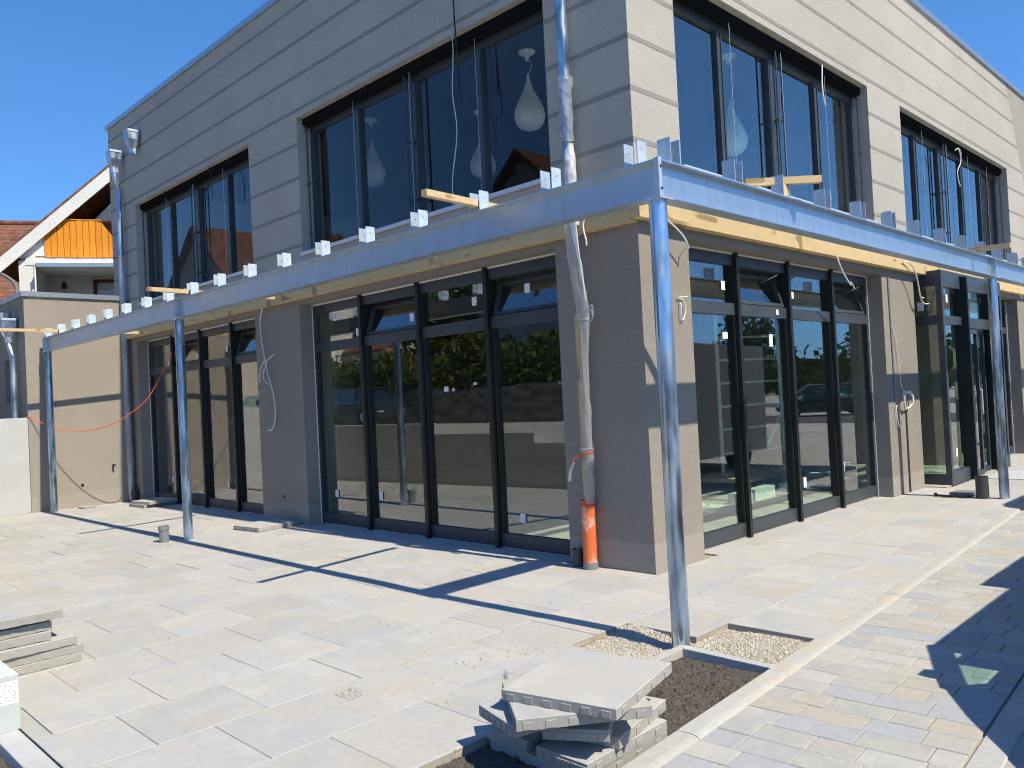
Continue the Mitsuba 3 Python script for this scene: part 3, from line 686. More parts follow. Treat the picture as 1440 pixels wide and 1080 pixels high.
add('film_bag', crumple([(-.63, -.165, 3.22), (-.61, -.165, 2.9), (-.565, -.15, 2.5), (-.545, -.14, 2.24), (-.57, -.13, 1.9), (-.59, -.12, 1.2), (-.60, -.12, .60)], [.056, .072, .062, .040, .046, .046, .046], [.035, .045, .04, .033, .042, .042, .042], 5, .26, n=30, steps=110), 'm_film', DP, smooth=True)
add('foil_flap', crumple([(-.555, -.20, 3.18), (-.535, -.20, 2.95), (-.50, -.18, 2.6), (-.49, -.17, 2.42)], [.035, .022, .012, .008], [.006, .006, .005, .004], 15, .15, n=12, steps=20), 'm_white', DP, smooth=True)
add('timber_lath', bx(-.665, -.615, -.125, -.085, .55, 2.32), 'm_timber', DP)
kn = []
for sgn, s in ((1, 1), (-1, .7), (1, .5)):
    kn.append(tube(spline([(-.50, -.18, 2.27), (-.45 * 1 + .03 * s * sgn, -.20, 2.30 + .05 * s * sgn), (-.39, -.21, 2.34 - .03 * sgn), (-.40, -.2, 2.24), (-.47, -.19, 2.25)], 16), .007, 6))
kn.append(tube([(-.545 + .05 * math.cos(a), -.14 + .045 * math.sin(a), 2.26 + .01 * math.sin(2 * a)) for a in np.linspace(0, 2 * math.pi, 17)], .009, 6))
add('tie_knot', kn, 'm_film', DP, smooth=40)
add('red_tape', cat([tube([(-.605 + .062 * math.cos(a), -.115 + .05 * math.sin(a), 1.05 + .02 * math.sin(a + 1)) for a in np.linspace(0, 2 * math.pi, 17)], .008, 6), tube(spline([(-.64, -.165, 1.04), (-.70, -.19, 1.0), (-.73, -.2, .93)], 8), .006, 6)]), 'm_red', DP)
add('white_tape', cat([tube([(-.605 + .063 * math.cos(a), -.115 + .051 * math.sin(a), 1.09) for a in np.linspace(0, 2 * math.pi, 17)], .01, 6), tube(spline([(-.70, -.19, .97), (-.74, -.2, .90), (-.76, -.2, .80)], 8), [.006, .012, .013, .014, .015, .016, .016, .014], 6)]), 'm_film', DP)
OS = thing('orange_drain_stub', 'orange plastic drain pipe with grey collar under the wrapped corner downpipe', 'drain pipe')
add('pipe', tube([(-.645, -.10, .05), (-.645, -.10, .612)], .063, 28), 'm_orange_pipe', OS, smooth=40)
add('socket', ring(-.645, -.10, .0, .062, .069, .02), 'm_grey_pipe', OS, smooth=40)
add('rim', ring(-.645, -.10, .565, .622, .0655, .012), 'm_red', OS, smooth=40)
add('grey_drain_stub', ring(-.815, -.07, .0, .16, .052, .006), 'm_dark_pipe', label='short dark pipe stub beside the orange drain pipe', category='drain pipe', smooth=40)
LP = thing('facade_downpipe', 'steel downpipe with hopper at the far left end of the building', 'downpipe')
def hopper(par, x, y, z, w, h, mat='m_steel'):
    prof = [(w / 2, z), (w / 2, z - h * .5), (w * .24, z - h), (w * .24, z - h - .1)]
    V, F = [], []
    for s, zz in prof:
        for a, b in ((-1, -1), (1, -1), (1, 1), (-1, 1)): V.append((x + a * s, y + b * s * .9, zz))
    for i in range(len(prof) - 1):
        for q in range(4):
            a0, a1, b0, b1 = i * 4 + q, i * 4 + (q + 1) % 4, i * 4 + 4 + q, i * 4 + 4 + (q + 1) % 4
            F += [[a0, b0, b1], [a0, b1, a1]]
    F += [[0, 1, 2], [0, 2, 3], [12, 14, 13], [12, 15, 14]]
    m = trimesh.Trimesh(np.array(V), np.array(F), process=False); m.fix_normals()
    add('hopper', m, mat, par)
    add('hopper_rim', [bx(x - w / 2 - .012, x + w / 2 + .012, y - w * .45 - .012, y - w * .45, z - .03, z + .01), bx(x + w / 2, x + w / 2 + .012, y - w * .45 + .0005, y + w * .45, z - .03, z + .01), bx(x - w / 2 - .012, x - w / 2, y - w * .45 + .0005, y + w * .45, z - .03, z + .01)], 'm_plate', par)
hopper(LP, -11.75, -.17, 6.58, .22, .30)
add('pipe', tube([(-11.75, -.17, 6.2), (-11.75, -.17, 6.13), (-11.755, -.155, 6.05), (-11.775, -.115, 5.92), (-11.785, -.10, 5.84), (-11.785, -.10, 5.7), (-11.785, -.10, 4.2)], .048, 20), 'm_steel', LP, smooth=40)
add('film_sleeve', crumple([(-11.785, -.10, 4.62), (-11.785, -.10, 3.6), (-11.785, -.11, 2.6), (-11.77, -.11, 1.5), (-11.76, -.11, .12)], [.056, .065, .060, .055, .06, .07, .075, .06], [.056, .06, .06, .055, .06, .06, .06, .05], 21, .16, steps=70), 'm_film', LP, smooth=True)
add('lower_pipe', tube([(-11.785, -.10, 4.19), (-11.78, -.10, .03)], .045, 16), 'm_steel', LP, smooth=40)
add('socket', ring(-11.66, -.09, .0, .22, .06, .01), 'm_dark_pipe', LP, smooth=40)
RH = thing('parapet_hopper', 'small square steel hopper below the parapet, above the left downpipe', 'rain hopper')
hopper(RH, -10.95, -.13, 6.76, .21, .32)

# ------------------------------------------------------------------ cables
def cable(label, pts, r, mat='m_cable', n=28, group=None, extra=()):
    k = add('loose_cable', cat([tube(spline(pts, n), r, 6)] + [tube(spline(e, 14), r * .8, 5) for e in extra]), mat, label=label, category='cable', smooth=50)
    return k
cable('white cable hanging in a long curve on the pier between the two terrace windows', [(-6.50, -.06, 3.10), (-6.66, -.05, 2.82), (-6.60, -.04, 2.37), (-6.50, -.05, 2.10), (-6.40, -.05, 1.88), (-6.34, -.05, 1.50), (-6.40, -.06, 1.33), (-6.53, -.06, 1.29)], .009,
      extra=[[(-6.57, -.05, 2.3), (-6.66, -.08, 2.15), (-6.70, -.07, 1.98)], [(-6.56, -.05, 2.2), (-6.6, -.07, 2.05), (-6.5, -.05, 1.95)], [(-6.57, -.05, 2.22), (-6.42, -.06, 2.32), (-6.26, -.05, 2.36)]])
cable('short white cable end hanging beside the film wrap on the corner pier', [(-.47, -.12, 3.17), (-.50, -.13, 3.12), (-.49, -.13, 3.02), (-.485, -.12, 2.92)], .008)
cable('white cable looping from the right ledger beside the corner column', [(.12, .25, 3.10), (.13, .40, 3.02), (.13, .55, 2.92), (.12, .60, 2.86)], .008, extra=[[(.12, .6, 2.86), (.03, .62, 2.84), (.01, .62, 2.80)]])
cable('white cable hanging from the right ledger over the sunlit window', [(.12, 3.79, 3.09), (.14, 3.83, 2.95), (.14, 3.98, 2.82), (.13, 4.14, 2.74)], .009, extra=[[(.14, 4.08, 2.77), (.14, 4.17, 2.75), (.14, 4.2, 2.70)]])
cable('grey white cable hanging from the right ledger beside the glass entrance', [(.12, 5.95, 3.18), (.15, 6.24, 3.12), (.14, 6.44, 2.90), (.13, 6.50, 2.80), (.13, 6.85, 2.64)], .010, extra=[[(.14, 6.46, 2.86), (.14, 6.55, 2.72), (.13, 6.66, 2.72)]])
def coil(x, y, z, r, seed):
    g = np.random.default_rng(seed)
    pts = []
    for i in range(40):
        a = i * .62
        q = r * (0.75 + .35 * g.random())
        pts.append((x + .02 * math.sin(i * 1.3), y + q * math.cos(a), z + q * .75 * math.sin(a)))
    return pts
cb = [tube(spline([(.012, 5.72, 2.30), (.02, 5.80, 2.10), (.02, 5.85, 1.8), (.02, 5.90, 1.5), (.03, 5.98, 1.36)], 24), .007, 6), tube(spline(coil(.05, 6.03, 1.27, .17, 4), 160), .007, 5), tube(spline([(.03, 5.7, 1.22), (.03, 5.68, 1.0), (.03, 5.74, .92), (.03, 5.8, 1.0)], 12), .006, 5)]
add('loose_cable', cb, 'm_cable', label='coiled bundle of white cable on the pier left of the entrance', category='cable', smooth=50)
cable('small white cable loop on the sunlit corner pier behind the column', [(.012, .55, 2.42), (.03, .60, 2.40), (.03, .63, 2.30), (.025, .58, 2.22), (.03, .56, 2.3), (.012, .57, 2.38)], .006, extra=[[(.02, .52, 2.42), (.03, .6, 2.43), (.03, .68, 2.44)]])
cable('white cable hanging in front of the largest upper window', [(-2.25, -.04, 5.50), (-2.24, -.05, 5.1), (-2.26, -.05, 4.8), (-2.22, -.05, 4.5), (-2.30, -.05, 4.08), (-2.33, -.04, 3.68)], .005)
cable('black cable dangling from the roof edge in front of the largest upper window', [(-2.16, -.06, 7.3), (-2.165, -.06, 6.4), (-2.16, -.06, 5.49), (-2.15, -.06, 5.2), (-2.16, -.06, 4.93)], .009, 'm_black', extra=[[(-2.15, -.06, 5.2), (-2.13, -.07, 5.0), (-2.11, -.06, 4.7)]])
cable('dark cable end hanging in the left upper window', [(-8.10, -.03, 5.46), (-8.04, -.04, 5.30), (-8.02, -.04, 5.12), (-8.03, -.04, 4.95)], .007, 'm_black')
cable('white cable end hanging in the right upper window near the corner', [(.02, 3.92, 5.42), (.03, 3.88, 5.25), (.03, 3.87, 5.1), (.03, 3.93, 4.93)], .009)
cable('white cable end hanging in the far right upper window', [(.02, 8.95, 5.30), (.03, 9.1, 5.28), (.03, 9.14, 5.15), (.03, 9.06, 5.05), (.03, 9.03, 4.70)], .008, extra=[[(.02, 8.9, 5.27), (.04, 9.05, 5.33), (.03, 9.18, 5.24)]])
cable('thin cable at the far right end of the right ledger', [(.12, 11.95, 3.20), (.13, 11.95, 3.05), (.13, 12.15, 3.0)], .007)
xc = [(-11.86, -1.76, 1.68), (-11.82, -1.72, 1.66), (-11.64, -1.55, 1.53), (-11.48, -1.41, 1.45), (-11.11, -1.06, 1.38), (-10.72, -.69, 1.50), (-10.49, -.48, 1.67), (-10.30, -.30, 1.88), (-10.15, -.16, 2.18), (-10.02, -.03, 2.50), (-9.96, .02, 2.66)]
add('extension_cord', tube(spline(xc, 60), .008, 6), 'm_orange_cable', label='orange extension cord sagging from the garden wall across the left door', category='cable', smooth=50)

# ------------------------------------------------------------------ annex and garden wall on the left
AX = thing('annex_building', 'low beige rendered annex with metal coping at the left end of the terrace', 'annex')
ax = mb(-20, -11.85, -1.75, -.004, -.1, 3.78) - mb(-13.25, -12.6, -2, -1.5, 1.95, 2.75)
aw = add('wall', ax, 'm_annex', AX)
add('coping', [bx(-20, -11.81, -1.79, -1.35, 3.782, 3.87), bx(-12.25, -11.81, -1.349, -.006, 3.782, 3.87)], 'm_coping', AX)
wk = numbered(f'{AX}__window'); taken.add(wk)
add('frame', [bx(-13.24, -13.17, -1.62, -1.55, 1.96, 2.74), bx(-12.68, -12.61, -1.62, -1.55, 1.96, 2.74), bx(-13.17, -12.68, -1.62, -1.55, 1.96, 2.03), bx(-13.17, -12.68, -1.62, -1.55, 2.67, 2.74)], 'm_white', wk)
add('pane', xz(-1.58, -13.17, -12.68, 2.03, 2.67), 'm_glass_upper', wk)
add('wall_outlet', rod((-11.852, -.92, .39), (-11.842, -.92, .39), .028, 14), 'm_black', aw)
add('wall_hook', [bx(-11.849, -11.835, -.40, -.375, .58, .72), bx(-11.849, -11.835, -.375, -.34, .69, .72)], 'm_black', aw)
A2 = thing('annex_downpipe', 'grey steel downpipe with hopper on the shaded side of the annex', 'downpipe')
hopper(A2, -12.30, -1.90, 3.42, .24, .32)
add('pipe', tube([(-12.30, -1.90, 3.02), (-12.30, -1.90, 2.98), (-12.28, -1.89, 2.93), (-12.23, -1.865, 2.80), (-12.21, -1.86, 2.74), (-12.21, -1.86, 2.6), (-12.21, -1.86, .2)], .048, 18), 'm_steel', A2, smooth=40)
add('parapet_hopper', None or bx(-12.95, -12.66, -2.0, -1.76, 3.30, 3.58), 'm_steel', label='square steel hopper at the far left edge of the annex wall', category='rain hopper')
GWL = thing('garden_wall', 'pale smooth concrete garden wall panel left of the annex', 'garden wall')
add('panel', cbox(-12.06, -11.872, -3.4, -1.753, -.1, 1.66, .008), 'm_pale_concrete', GWL)
RW = thing('retaining_wall', 'grey stepped concrete retaining wall on the street side of the terrace', 'retaining wall')
pts = [(-11.86, -3.28), (-8.2, -3.68), (-5.6, -3.96), (-3.5, -4.22)]
for (x0, y0), (x1, y1), zt in zip(pts[:-1], pts[1:], (1.16, .96, .78)):
    add('panel', slab([(x0 + .01, y0), (x0 + .01, y0 - .25), (x1, y1 - .25), (x1, y1)], -.1, zt, .006), 'm_concrete', RW)

# ------------------------------------------------------------------ loose paving slabs
def pslab(cx, cy, z, w, d, rot, th, label, group, tilt=(0, 0), lugs=True):
    a = math.radians(rot); c, s = math.cos(a), math.sin(a)
    pt = lambda u, v: (cx + u * c - v * s, cy + u * s + v * c)
    ms = [slab([pt(-w / 2, -d / 2), pt(w / 2, -d / 2), pt(w / 2, d / 2), pt(-w / 2, d / 2)], z, z + th, .003, tilt)]
    if lugs:
        def lug(u, v, du, dv):
            return slab([pt(u - du, v - dv), pt(u + du, v - dv), pt(u + du, v + dv), pt(u - du, v + dv)], z + .004, z + th * .70, .0015, (0, 0))
        for k in range(6):
            u = -w / 2 + w * (k + .5) / 6
            for sg in (-1, 1): ms.append(lug(u, sg * (d / 2 + .0012), .021, .0022))
        for k in range(4):
            v = -d / 2 + d * (k + .5) / 4
            for sg in (-1, 1): ms.append(lug(sg * (w / 2 + .0012), v, .0022, .021))
    add('paving_slab', cat(ms), 'm_slab', seed=(rng.random(), rng.random()), label=label, category='paving slab', group=group)
th = .05
GA = 'slabs stacked on the planting bed'
pslab(1.615, -2.93, -.048, .585, .585, 0, th, 'bottom slab of the stack in the planting bed', GA)
pslab(1.765, -2.93, .003, .29, .585, .5, th, 'narrow slab second from the bottom on the kerb side of the stack', GA)
pslab(1.425, -3.06, .003, .25, .32, 3, th, 'small dark slab second from the bottom on the terrace side of the stack', GA)
pslab(1.60, -2.84, .054, .585, .50, 11, th, 'slab in the middle of the stack in the planting bed', GA)
pslab(1.66, -2.93, .105, .29, .56, 32, th, 'narrow slab turned askew above the middle of the stack', GA)
pslab(1.595, -3.08, .156, .31, .585, -15, th, 'dark edged slab third from the top of the stack', GA)
pslab(1.712, -3.06, .2065, .585, .46, 53, th, 'skewed slab with a bright corner just under the top slab', GA)
pslab(1.711, -2.945, .257, .555, .625, 13.2, th - .003, 'large flat slab on top of the stack in the planting bed', GA)
GB = 'slabs stacked at the left edge of the terrace'
for i, (y1, z, dx, rt, nm) in enumerate([(-4.05, .004, 0, 0, 'bottom slab of the stack at the left edge of the terrace'), (-4.03, .061, -.01, -1.5, 'second slab from the bottom at the left edge'), (-4.08, .119, .005, 1.0, 'third slab from the bottom at the left edge'),
                                         (-4.21, .178, -.03, -2, 'fourth slab from the bottom at the left edge'), (-4.215, .236, -.04, 1.5, 'slab second from the top at the left edge'), (-4.15, .31, .0, -1, 'top slab of the stack at the left edge of the terrace')]):
    pslab(-1.72 + dx - .2925, y1 - .2925, z, .585, .585, rt, .054, nm, GB)
pslab(-1.99, -4.47, .2915, .3, .3, 0, .017, 'thin packing piece under the top slab of the stack at the left edge', GB, lugs=False)
GC = 'slabs left by the facade'
pslab(-10.62, -.16, .004, .58, .58, 4, .05, 'lower slab of the pair in front of the left door', GC)
pslab(-10.55, -.14, .055, .58, .55, 9, .05, 'upper slab of the pair in front of the left door', GC)
pslab(-6.05, -.42, .004, .58, .62, 6, .055, 'single slab lying before the pier between the windows', GC)
pslab(-11.55, -.95, .003, .16, .24, 20, .03, 'broken slab piece at the foot of the annex wall', GC, lugs=False)
# pale block with a paper label
BK = thing('pale_block', 'pale greenish building block with a printed paper label at the lower left', 'building block')
add('block', [cbox(-1.72, -.72, -5.05, -4.652, .002, .288, .006)], 'm_block', BK)
lb = numbered(f'{BK}__paper_label'); 
scene_key = add('paper_label', bx(-.7195, -.7185, -4.95, -4.657, .14, .255), 'm_paper', BK)
tx = []
for i in range(8):
    y = -4.665
    z = .245 - i * .0125
    while y > -4.93:
        w = rng.uniform(.004, .022)
        if rng.random() < .8: tx.append(bx(-.7185, -.7180, y - w, y, z - .0055, z))
        y -= w + .005
add('label_print', tx, 'm_ink', BK)

# stub pipes and covers in the paving
k = thing('terrace_pipe_stub', 'light grey pipe stub standing beside the second column', 'drain pipe')
add('pipe', ring(-6.21, -1.72, -.02, .185, .058, .006), 'm_grey_pipe', k, smooth=40)
add('socket', ring(-6.21, -1.72, .15, .2, .066, .008), 'm_grey_pipe', k, smooth=40)
add('path_pipe_stub', ring(.98, 5.78, -.02, .28, .075, .01), 'm_dark_pipe', label='dark pipe stub beside the right column near the entrance', category='drain pipe', smooth=40)
k = thing('drain_cover', 'loose drain cover and black hose on the paving near the entrance', 'drain cover')
add('cover', cbox(.58, .86, 5.80, 6.12, .02, .05), 'm_grey_pipe', k)
add('hose', tube(spline([(.40, 5.86, .02), (.45, 5.72, .02), (.62, 5.66, .02), (.82, 5.68, .02)], 16), .016, 8), 'm_black', k, smooth=40)
add('entrance_mat_frame', [bx(.42, .98, 7.9, 9.1, .002, .012)], 'm_sill', label='flat metal threshold strip in front of the entrance doors', category='threshold')
m1, u1 = gravel(.19, .345, -3.345, -3.205, lambda x, y: -.004, 900, 44)
add('drain_grate', m1, 'm_gravel', seed=u1 * [.35, .5], kind='stuff', label='small square patch of grey grit in the terrace paving', category='grit')

def weed():
    g = np.random.default_rng(5); V, F = [], []
    for i in range(9):
        a = g.uniform(0, 6.28); h = g.uniform(.03, .075); l = g.uniform(.004, .022)
        x, y = .80 + g.normal() * .006, -2.605 + g.normal() * .006
        k = len(V)
        V += [(x - .002, y, -.004), (x + .002, y, -.004), (x + math.cos(a) * l, y + math.sin(a) * l, h)]; F.append([k, k + 1, k + 2])
    m = trimesh.Trimesh(np.array(V), np.array(F), process=False)
    add('small_weed', m, 'm_leaf', seed=(.4, .5), label='tiny weed growing from a paving joint behind the slab stack', category='weed')
weed()
def crumbs():
    g = np.random.default_rng(15); ico = trimesh.creation.icosphere(subdivisions=0); V, F, off = [], [], 0
    for i in range(260):
        x, y = g.uniform(-6, 1.2), g.uniform(-4.4, -.3)
        if i % 3 == 0: x, y = g.uniform(.02, 1.7), g.uniform(-.9, 6)
        if i % 5 == 0: x, y = g.uniform(.3, 1.25), g.uniform(-2.6, -1.9)
        s_ = g.uniform(.0025, .007)
        V.append(ico.vertices * g.uniform(.6, 1.3, (12, 1)) * s_ * [1, 1, .6] + [x, y, s_ * .4]); F.append(ico.faces + off); off += 12
    add('crumbs', trimesh.Trimesh(np.vstack(V), np.vstack(F), process=False), 'm_sand', kind='stuff', label='scattered sand crumbs and grit on the terrace slabs', category='grit')
crumbs()

# ------------------------------------------------------------------ things behind the glass
FL = .015
def pendant(x, y, zt, zb, ceil, label):
    t = thing('pendant_lamp', label, 'pendant lamp', 'drop shaped pendant lamps of the upper floor')
    h = zt - zb
    prof = [(0.0, 0), (.06, .008), (.12, .035), (.17, .09), (.195, .16), (.20, .22), (.185, .30), (.15, .39), (.105, .48), (.065, .57), (.035, .66), (.018, .74), (.012, .78), (0.0, .78)]
    add('shade', lathe([(r, z * h / .78) for r, z in prof], 32).apply_translation((x, y, zb)), 'm_lamp', t, smooth=60)
    add('cord', tube(spline([(x, y, zt), (x + .05, y + .02, (zt + ceil) / 2), (x, y, ceil - .1)], 10), .004, 5), 'm_cable', t)
    add('ceiling_rose', lathe([(0, 0), (.02, 0), (.03, .05), (.10, .09), (.11, .11), (0, .11)], 24).apply_translation((x, y, ceil - .11)), 'm_lamp', t, smooth=60)
pendant(-2.92, 1.85, 5.73, 5.0, 6.02, 'drop shaped white lamp in the right half of the largest upper window')
pendant(-6.17, 1.71, 5.70, 4.97, 6.02, 'drop shaped white lamp in the left half of the largest upper window')
pendant(-4.88, 2.85, 5.70, 4.98, 6.02, 'drop shaped white lamp half hidden by a window bar in the middle')
pendant(-1.32, 4.09, 5.43, 4.67, 6.02, 'drop shaped white lamp behind the right upper window near the corner')
# paper sheets seen on the upper ceiling
SC = thing('ladder_scaffold', 'pale painted ladder scaffold standing inside the ground floor corner room', 'scaffold')
p0, p1 = np.array([-2.50, 5.38]), np.array([-2.15, 6.72])
for q, zb, zt in ((p0, .22, 2.72), (p1, .45, 2.60)):
    add('post', rod((*q, zb), (*q, zt), .030, 10), 'm_scaffold', SC, smooth=40)
for z in (.55, .92, 1.28, 1.64, 2.0, 2.36):
    add('rung', rod((*p0, z), (*p1, z + .01), .019, 8), 'm_scaffold', SC, smooth=40)
add('brace', rod((*(p1 + (.03, .1)), 1.35), (*(p1 + (-.2, -.25)), .5), .022, 8), 'm_scaffold', SC, smooth=40)
add('deck', [bx(-3.0, -2.0, 5.1, 7.0, .14, .2)], 'm_batten', SC)
add('deck_foot', [bx(-2.95, -2.85, 5.15, 5.25, FL, .139), bx(-2.15, -2.05, 5.15, 5.25, FL, .139), bx(-2.95, -2.85, 6.85, 6.95, FL, .139), bx(-2.15, -2.05, 6.85, 6.95, FL, .139), bx(p0[0] - .05, p0[0] + .05, p0[1] - .05, p0[1] + .05, .2005, .23), bx(p1[0] - .05, p1[0] + .05, p1[1] - .05, p1[1] + .05, .2005, .46)], 'm_batten', SC)
def rotbox(cx, cy, z0, z1, w, d, rot):
    m = bx(-w / 2, w / 2, -d / 2, d / 2, z0, z1)
    m.apply_transform(trimesh.transformations.rotation_matrix(math.radians(rot), [0, 0, 1])); m.apply_translation((cx, cy, 0)); return m
add('insulation_board', [rotbox(-1.46, 4.35, FL, .17, .16, 1.1, 3)], 'm_foam', label='long pale insulation block on the floor behind the sunlit window', category='insulation board', group='insulation boards on the ground floor')
add('insulation_board', [rotbox(-1.25, 3.35, FL, .08, .5, .3, 20)], 'm_foam', label='small flat insulation piece near the corner pier inside', category='insulation board', group='insulation boards on the ground floor')
add('insulation_board', [rotbox(-1.5, 6.3, FL, .12, .5, 1.6, 8), rotbox(-1.2, 6.7, .125, .3, .3, .6, 30)], 'm_foam', label='stacked insulation boards inside near the entrance side', category='insulation board', group='insulation boards on the ground floor')
add('insulation_board', [rotbox(-2.2, 3.7, FL, .06, .9, .25, -25)], 'm_foam', label='thin insulation strip lying beside the scaffold inside', category='insulation board', group='insulation boards on the ground floor')

# ------------------------------------------------------------------ neighbouring house on the left
NP = np.array([-19.0575, 0.599, 0.0]); NU = np.array([.45, .89, 0]) / math.hypot(.45, .89); NN = np.array([NU[1], -NU[0], 0])
NT = np.eye(4); NT[:3, 0], NT[:3, 1], NT[:3, 2], NT[:3, 3] = NU, -NN, [0, 0, 1], NP      # local: x along, y inwards, z up
def nl(m): return m.apply_transform(NT) if not isinstance(m, list) else cat(m).apply_transform(NT)
def prism(poly, y0, y1):
    """polygon in (x, z) pushed along y"""
    m = trimesh.creation.extrude_polygon(Polygon(poly), y1 - y0, engine='earcut')
    v = np.array(m.vertices); m.vertices = np.c_[v[:, 0], y0 + v[:, 2], v[:, 1]]; m.fix_normals(); return m
NH = thing('neighbour_house', 'white gabled house with an orange wooden balcony behind the annex', 'house')
AP = (4.2, 10.55)      # ridge of the gable
sl = 0.925
zr_ = lambda x: AP[1] - sl * abs(x - AP[0])
add('wall', nl([prism([(-.6, 0), (-.27, 0), (-.27, 5.72), (-.6, 5.72)], 0, 1.8), prism([(-.6, 0), (9.0, 0), (9.0, 5.8), (-.6, 5.8)], 1.8, 9.0),
                prism([(-.6, 5.8), (.02, 5.8), (.02, 6.42), (-.55, 6.0)], 0, 1.8)]), 'm_house', NH)
add('gable_wall', nl(prism([(-.4, 5.81), (8.8, 5.81), (AP[0], zr_(AP[0]) - .35)], 1.9, 8.9)), 'm_house_beige', NH)
add('floor_beam', nl(bx(-.44, 9, -.02, 1.79, 5.60, 5.795)), 'm_house', NH)
def roofside(s, y0, y1, t0, t1):
    x0 = AP[0]; x1 = AP[0] + s * 5.35
    return prism([(x0, AP[1] + t0), (x1, AP[1] - sl * 5.35 + t0), (x1, AP[1] - sl * 5.35 + t1), (x0, AP[1] + t1)], y0, y1)
rf = add('roof', nl([roofside(-1, -.16, 9.4, .0, .09), roofside(1, -.16, 9.4, .0, .09)]), 'm_tiles', NH)
add('verge_board', nl([roofside(-1, -.18, -.13, -.38, -.002), roofside(1, -.18, -.13, -.38, -.002)]), 'm_house', NH)
add('soffit', nl([roofside(-1, -.125, 1.88, -.06, -.003), roofside(1, -.125, 1.88, -.06, -.003)]), 'm_brown', NH)
add('gutter', nl(rod((-1.22, -.16, 5.64), (-1.22, 9.3, 5.64), .07, 10)), 'm_brown', NH)
add('gutter_elbow', nl(tube(spline([(-1.2, -.3, 5.6), (-.95, -.1, 5.35), (-.72, .05, 5.15), (-.68, .06, 4.8), (-.68, .06, 3.0)], 20), .045, 10)), 'm_grey_pipe', NH, smooth=40)
bal = numbered(f'{NH}__balcony'); taken.add(bal)
x = .02
bi = 0
while x < 1.53:
    w = .150
    zt = min(6.77, 6.44 + (x - .02 + w * .5) * .86, 6.77 - max(0, (x + w * .5 - 1.33)) * 1.35)
    zt2 = min(6.77, 6.44 + (x - .02 + w) * .86, 6.77 - max(0, (x + w - 1.33)) * 1.35)
    zt1 = min(6.77, 6.44 + (x - .02) * .86, 6.77 - max(0, (x - 1.33)) * 1.35)
    add('board', nl(prism([(x, 5.80), (x + w - .012, 5.80), (x + w - .012, zt2), (x, zt1)], -.05 - .01 * (bi % 2), -.02)), 'm_balcony', bal, seed=(rng.random(), .5))
    x += w; bi += 1
add('handrail', nl([bx(.38, 1.36, -.07, .02, 6.772, 6.80)]), 'm_balcony', bal, seed=(.3, .5))
add('balcony_floor', nl(bx(-.2, 9, -.019, 1.79, 5.796, 5.83)), 'm_brown', bal)
add('awning', nl([bx(-.15, 3, -.35, 0.0, 5.56, 5.60), bx(-.12, 3, -.38, -.35, 5.50, 5.60)]), 'm_coping', NH)
add('awning_post', nl(rod((-.17, -.3, 4.0), (-.17, -.3, 5.56), .02, 8)), 'm_white', NH)
dk = numbered(f'{NH}__balcony_door'); taken.add(dk)
add('frame', nl([bx(.83, .92, 1.74, 1.79, 3.6, 5.5), bx(1.75, 1.84, 1.74, 1.79, 3.6, 5.5), bx(.921, 1.749, 1.74, 1.79, 5.41, 5.5)]), 'm_brown', dk)
add('pane', nl(xz(1.77, .92, 1.75, 3.6, 5.41)), 'm_glass_upper', dk)
add('wall_lamp', nl(lathe([(0, 0), (.06, .02), (.07, .12), (.03, .2), (0, .22)], 12).apply_translation((.10, 1.72, 5.22))), 'm_black', NH)
add('upper_parapet', nl(prism([(1.05, 7.0), (3.4, 7.0), (3.4, 9.0), (2.9, 8.95)], .9, 1.2)), 'm_house', NH)
# tiled roof of the house behind it
def tile_roof(o, ux, slope_dir, width, length, zr0, drop, courses):
    """courses of tiles as a stepped sheet: o = ridge start, ux along the ridge, slope_dir outwards"""
    V, F = [], []
    for i in range(courses):
        a, b = i / courses, (i + 1.12) / courses
        for t, lift in ((a, .0), (b, .012)):
            for s in (0, 1):
                p = np.array(o) + np.array(ux) * (width * s) + np.array(slope_dir) * (length * t)
                V.append((p[0], p[1], zr0 - drop * t + lift))
        k = i * 4
        F += [[k, k + 1, k + 3], [k, k + 3, k + 2]]
    return trimesh.Trimesh(np.array(V, float), np.array(F), process=False)
TH = thing('tiled_roof_house', 'house with a red tiled roof beyond the white gabled house', 'house')
ro = NP + NU * -9.0 - NN * 6.5
add('roof', tile_roof(ro, NU, NN, 12, 4.2, 8.06, 4.4, 34), 'm_tiles', TH)
add('roof_ridge', rod((*(ro[:2]), 8.08), (*((ro + NU * 12)[:2]), 8.08), .09, 10), 'm_tiles', TH)
add('wall', cat([bx(0, 12, -4.0, -0.2, 0, 3.4)]).apply_transform(np.array([[NU[0], -NN[0] * -1 * -1, 0, ro[0]], [NU[1], -NN[1], 0, ro[1]], [0, 0, 1, 0], [0, 0, 0, 1]])), 'm_house', TH)

# ------------------------------------------------------------------ the street opposite (seen mirrored in the glass)
def quadmesh(pts): return trimesh.Trimesh(np.array(pts, float), np.array([[0, 1, 2], [0, 2, 3]]), process=False)
V = [(-90, -4.6, .80), (-3.7, -4.6, .62), (-2.6, -5.0, -.1), (-1.0, -20, -.1), (-90, -20, .80), (-3.5, -20, .7), (-90, -60, 1.6), (-2, -60, .5)]
st = trimesh.Trimesh(np.array([(-90, -3.53, .80), (-12, -3.53, .80), (-3.6, -4.47, .62), (-2.0, -5.6, -.12), (0, -14, -.12), (-4, -14, .68), (-90, -14, .80), (-90, -90, 2.5), (-8, -90, 1.5), (2, -90, -.12)], float),
                     np.array([[0, 6, 1], [1, 6, 5], [1, 5, 2], [2, 5, 4], [2, 4, 3], [6, 7, 8], [6, 8, 5], [5, 8, 9], [5, 9, 4]]), process=False)
add('street', st, 'm_asphalt', kind='structure')
SW = thing('stone_wall', 'dark stone boundary wall with hedge on top across the street', 'wall')
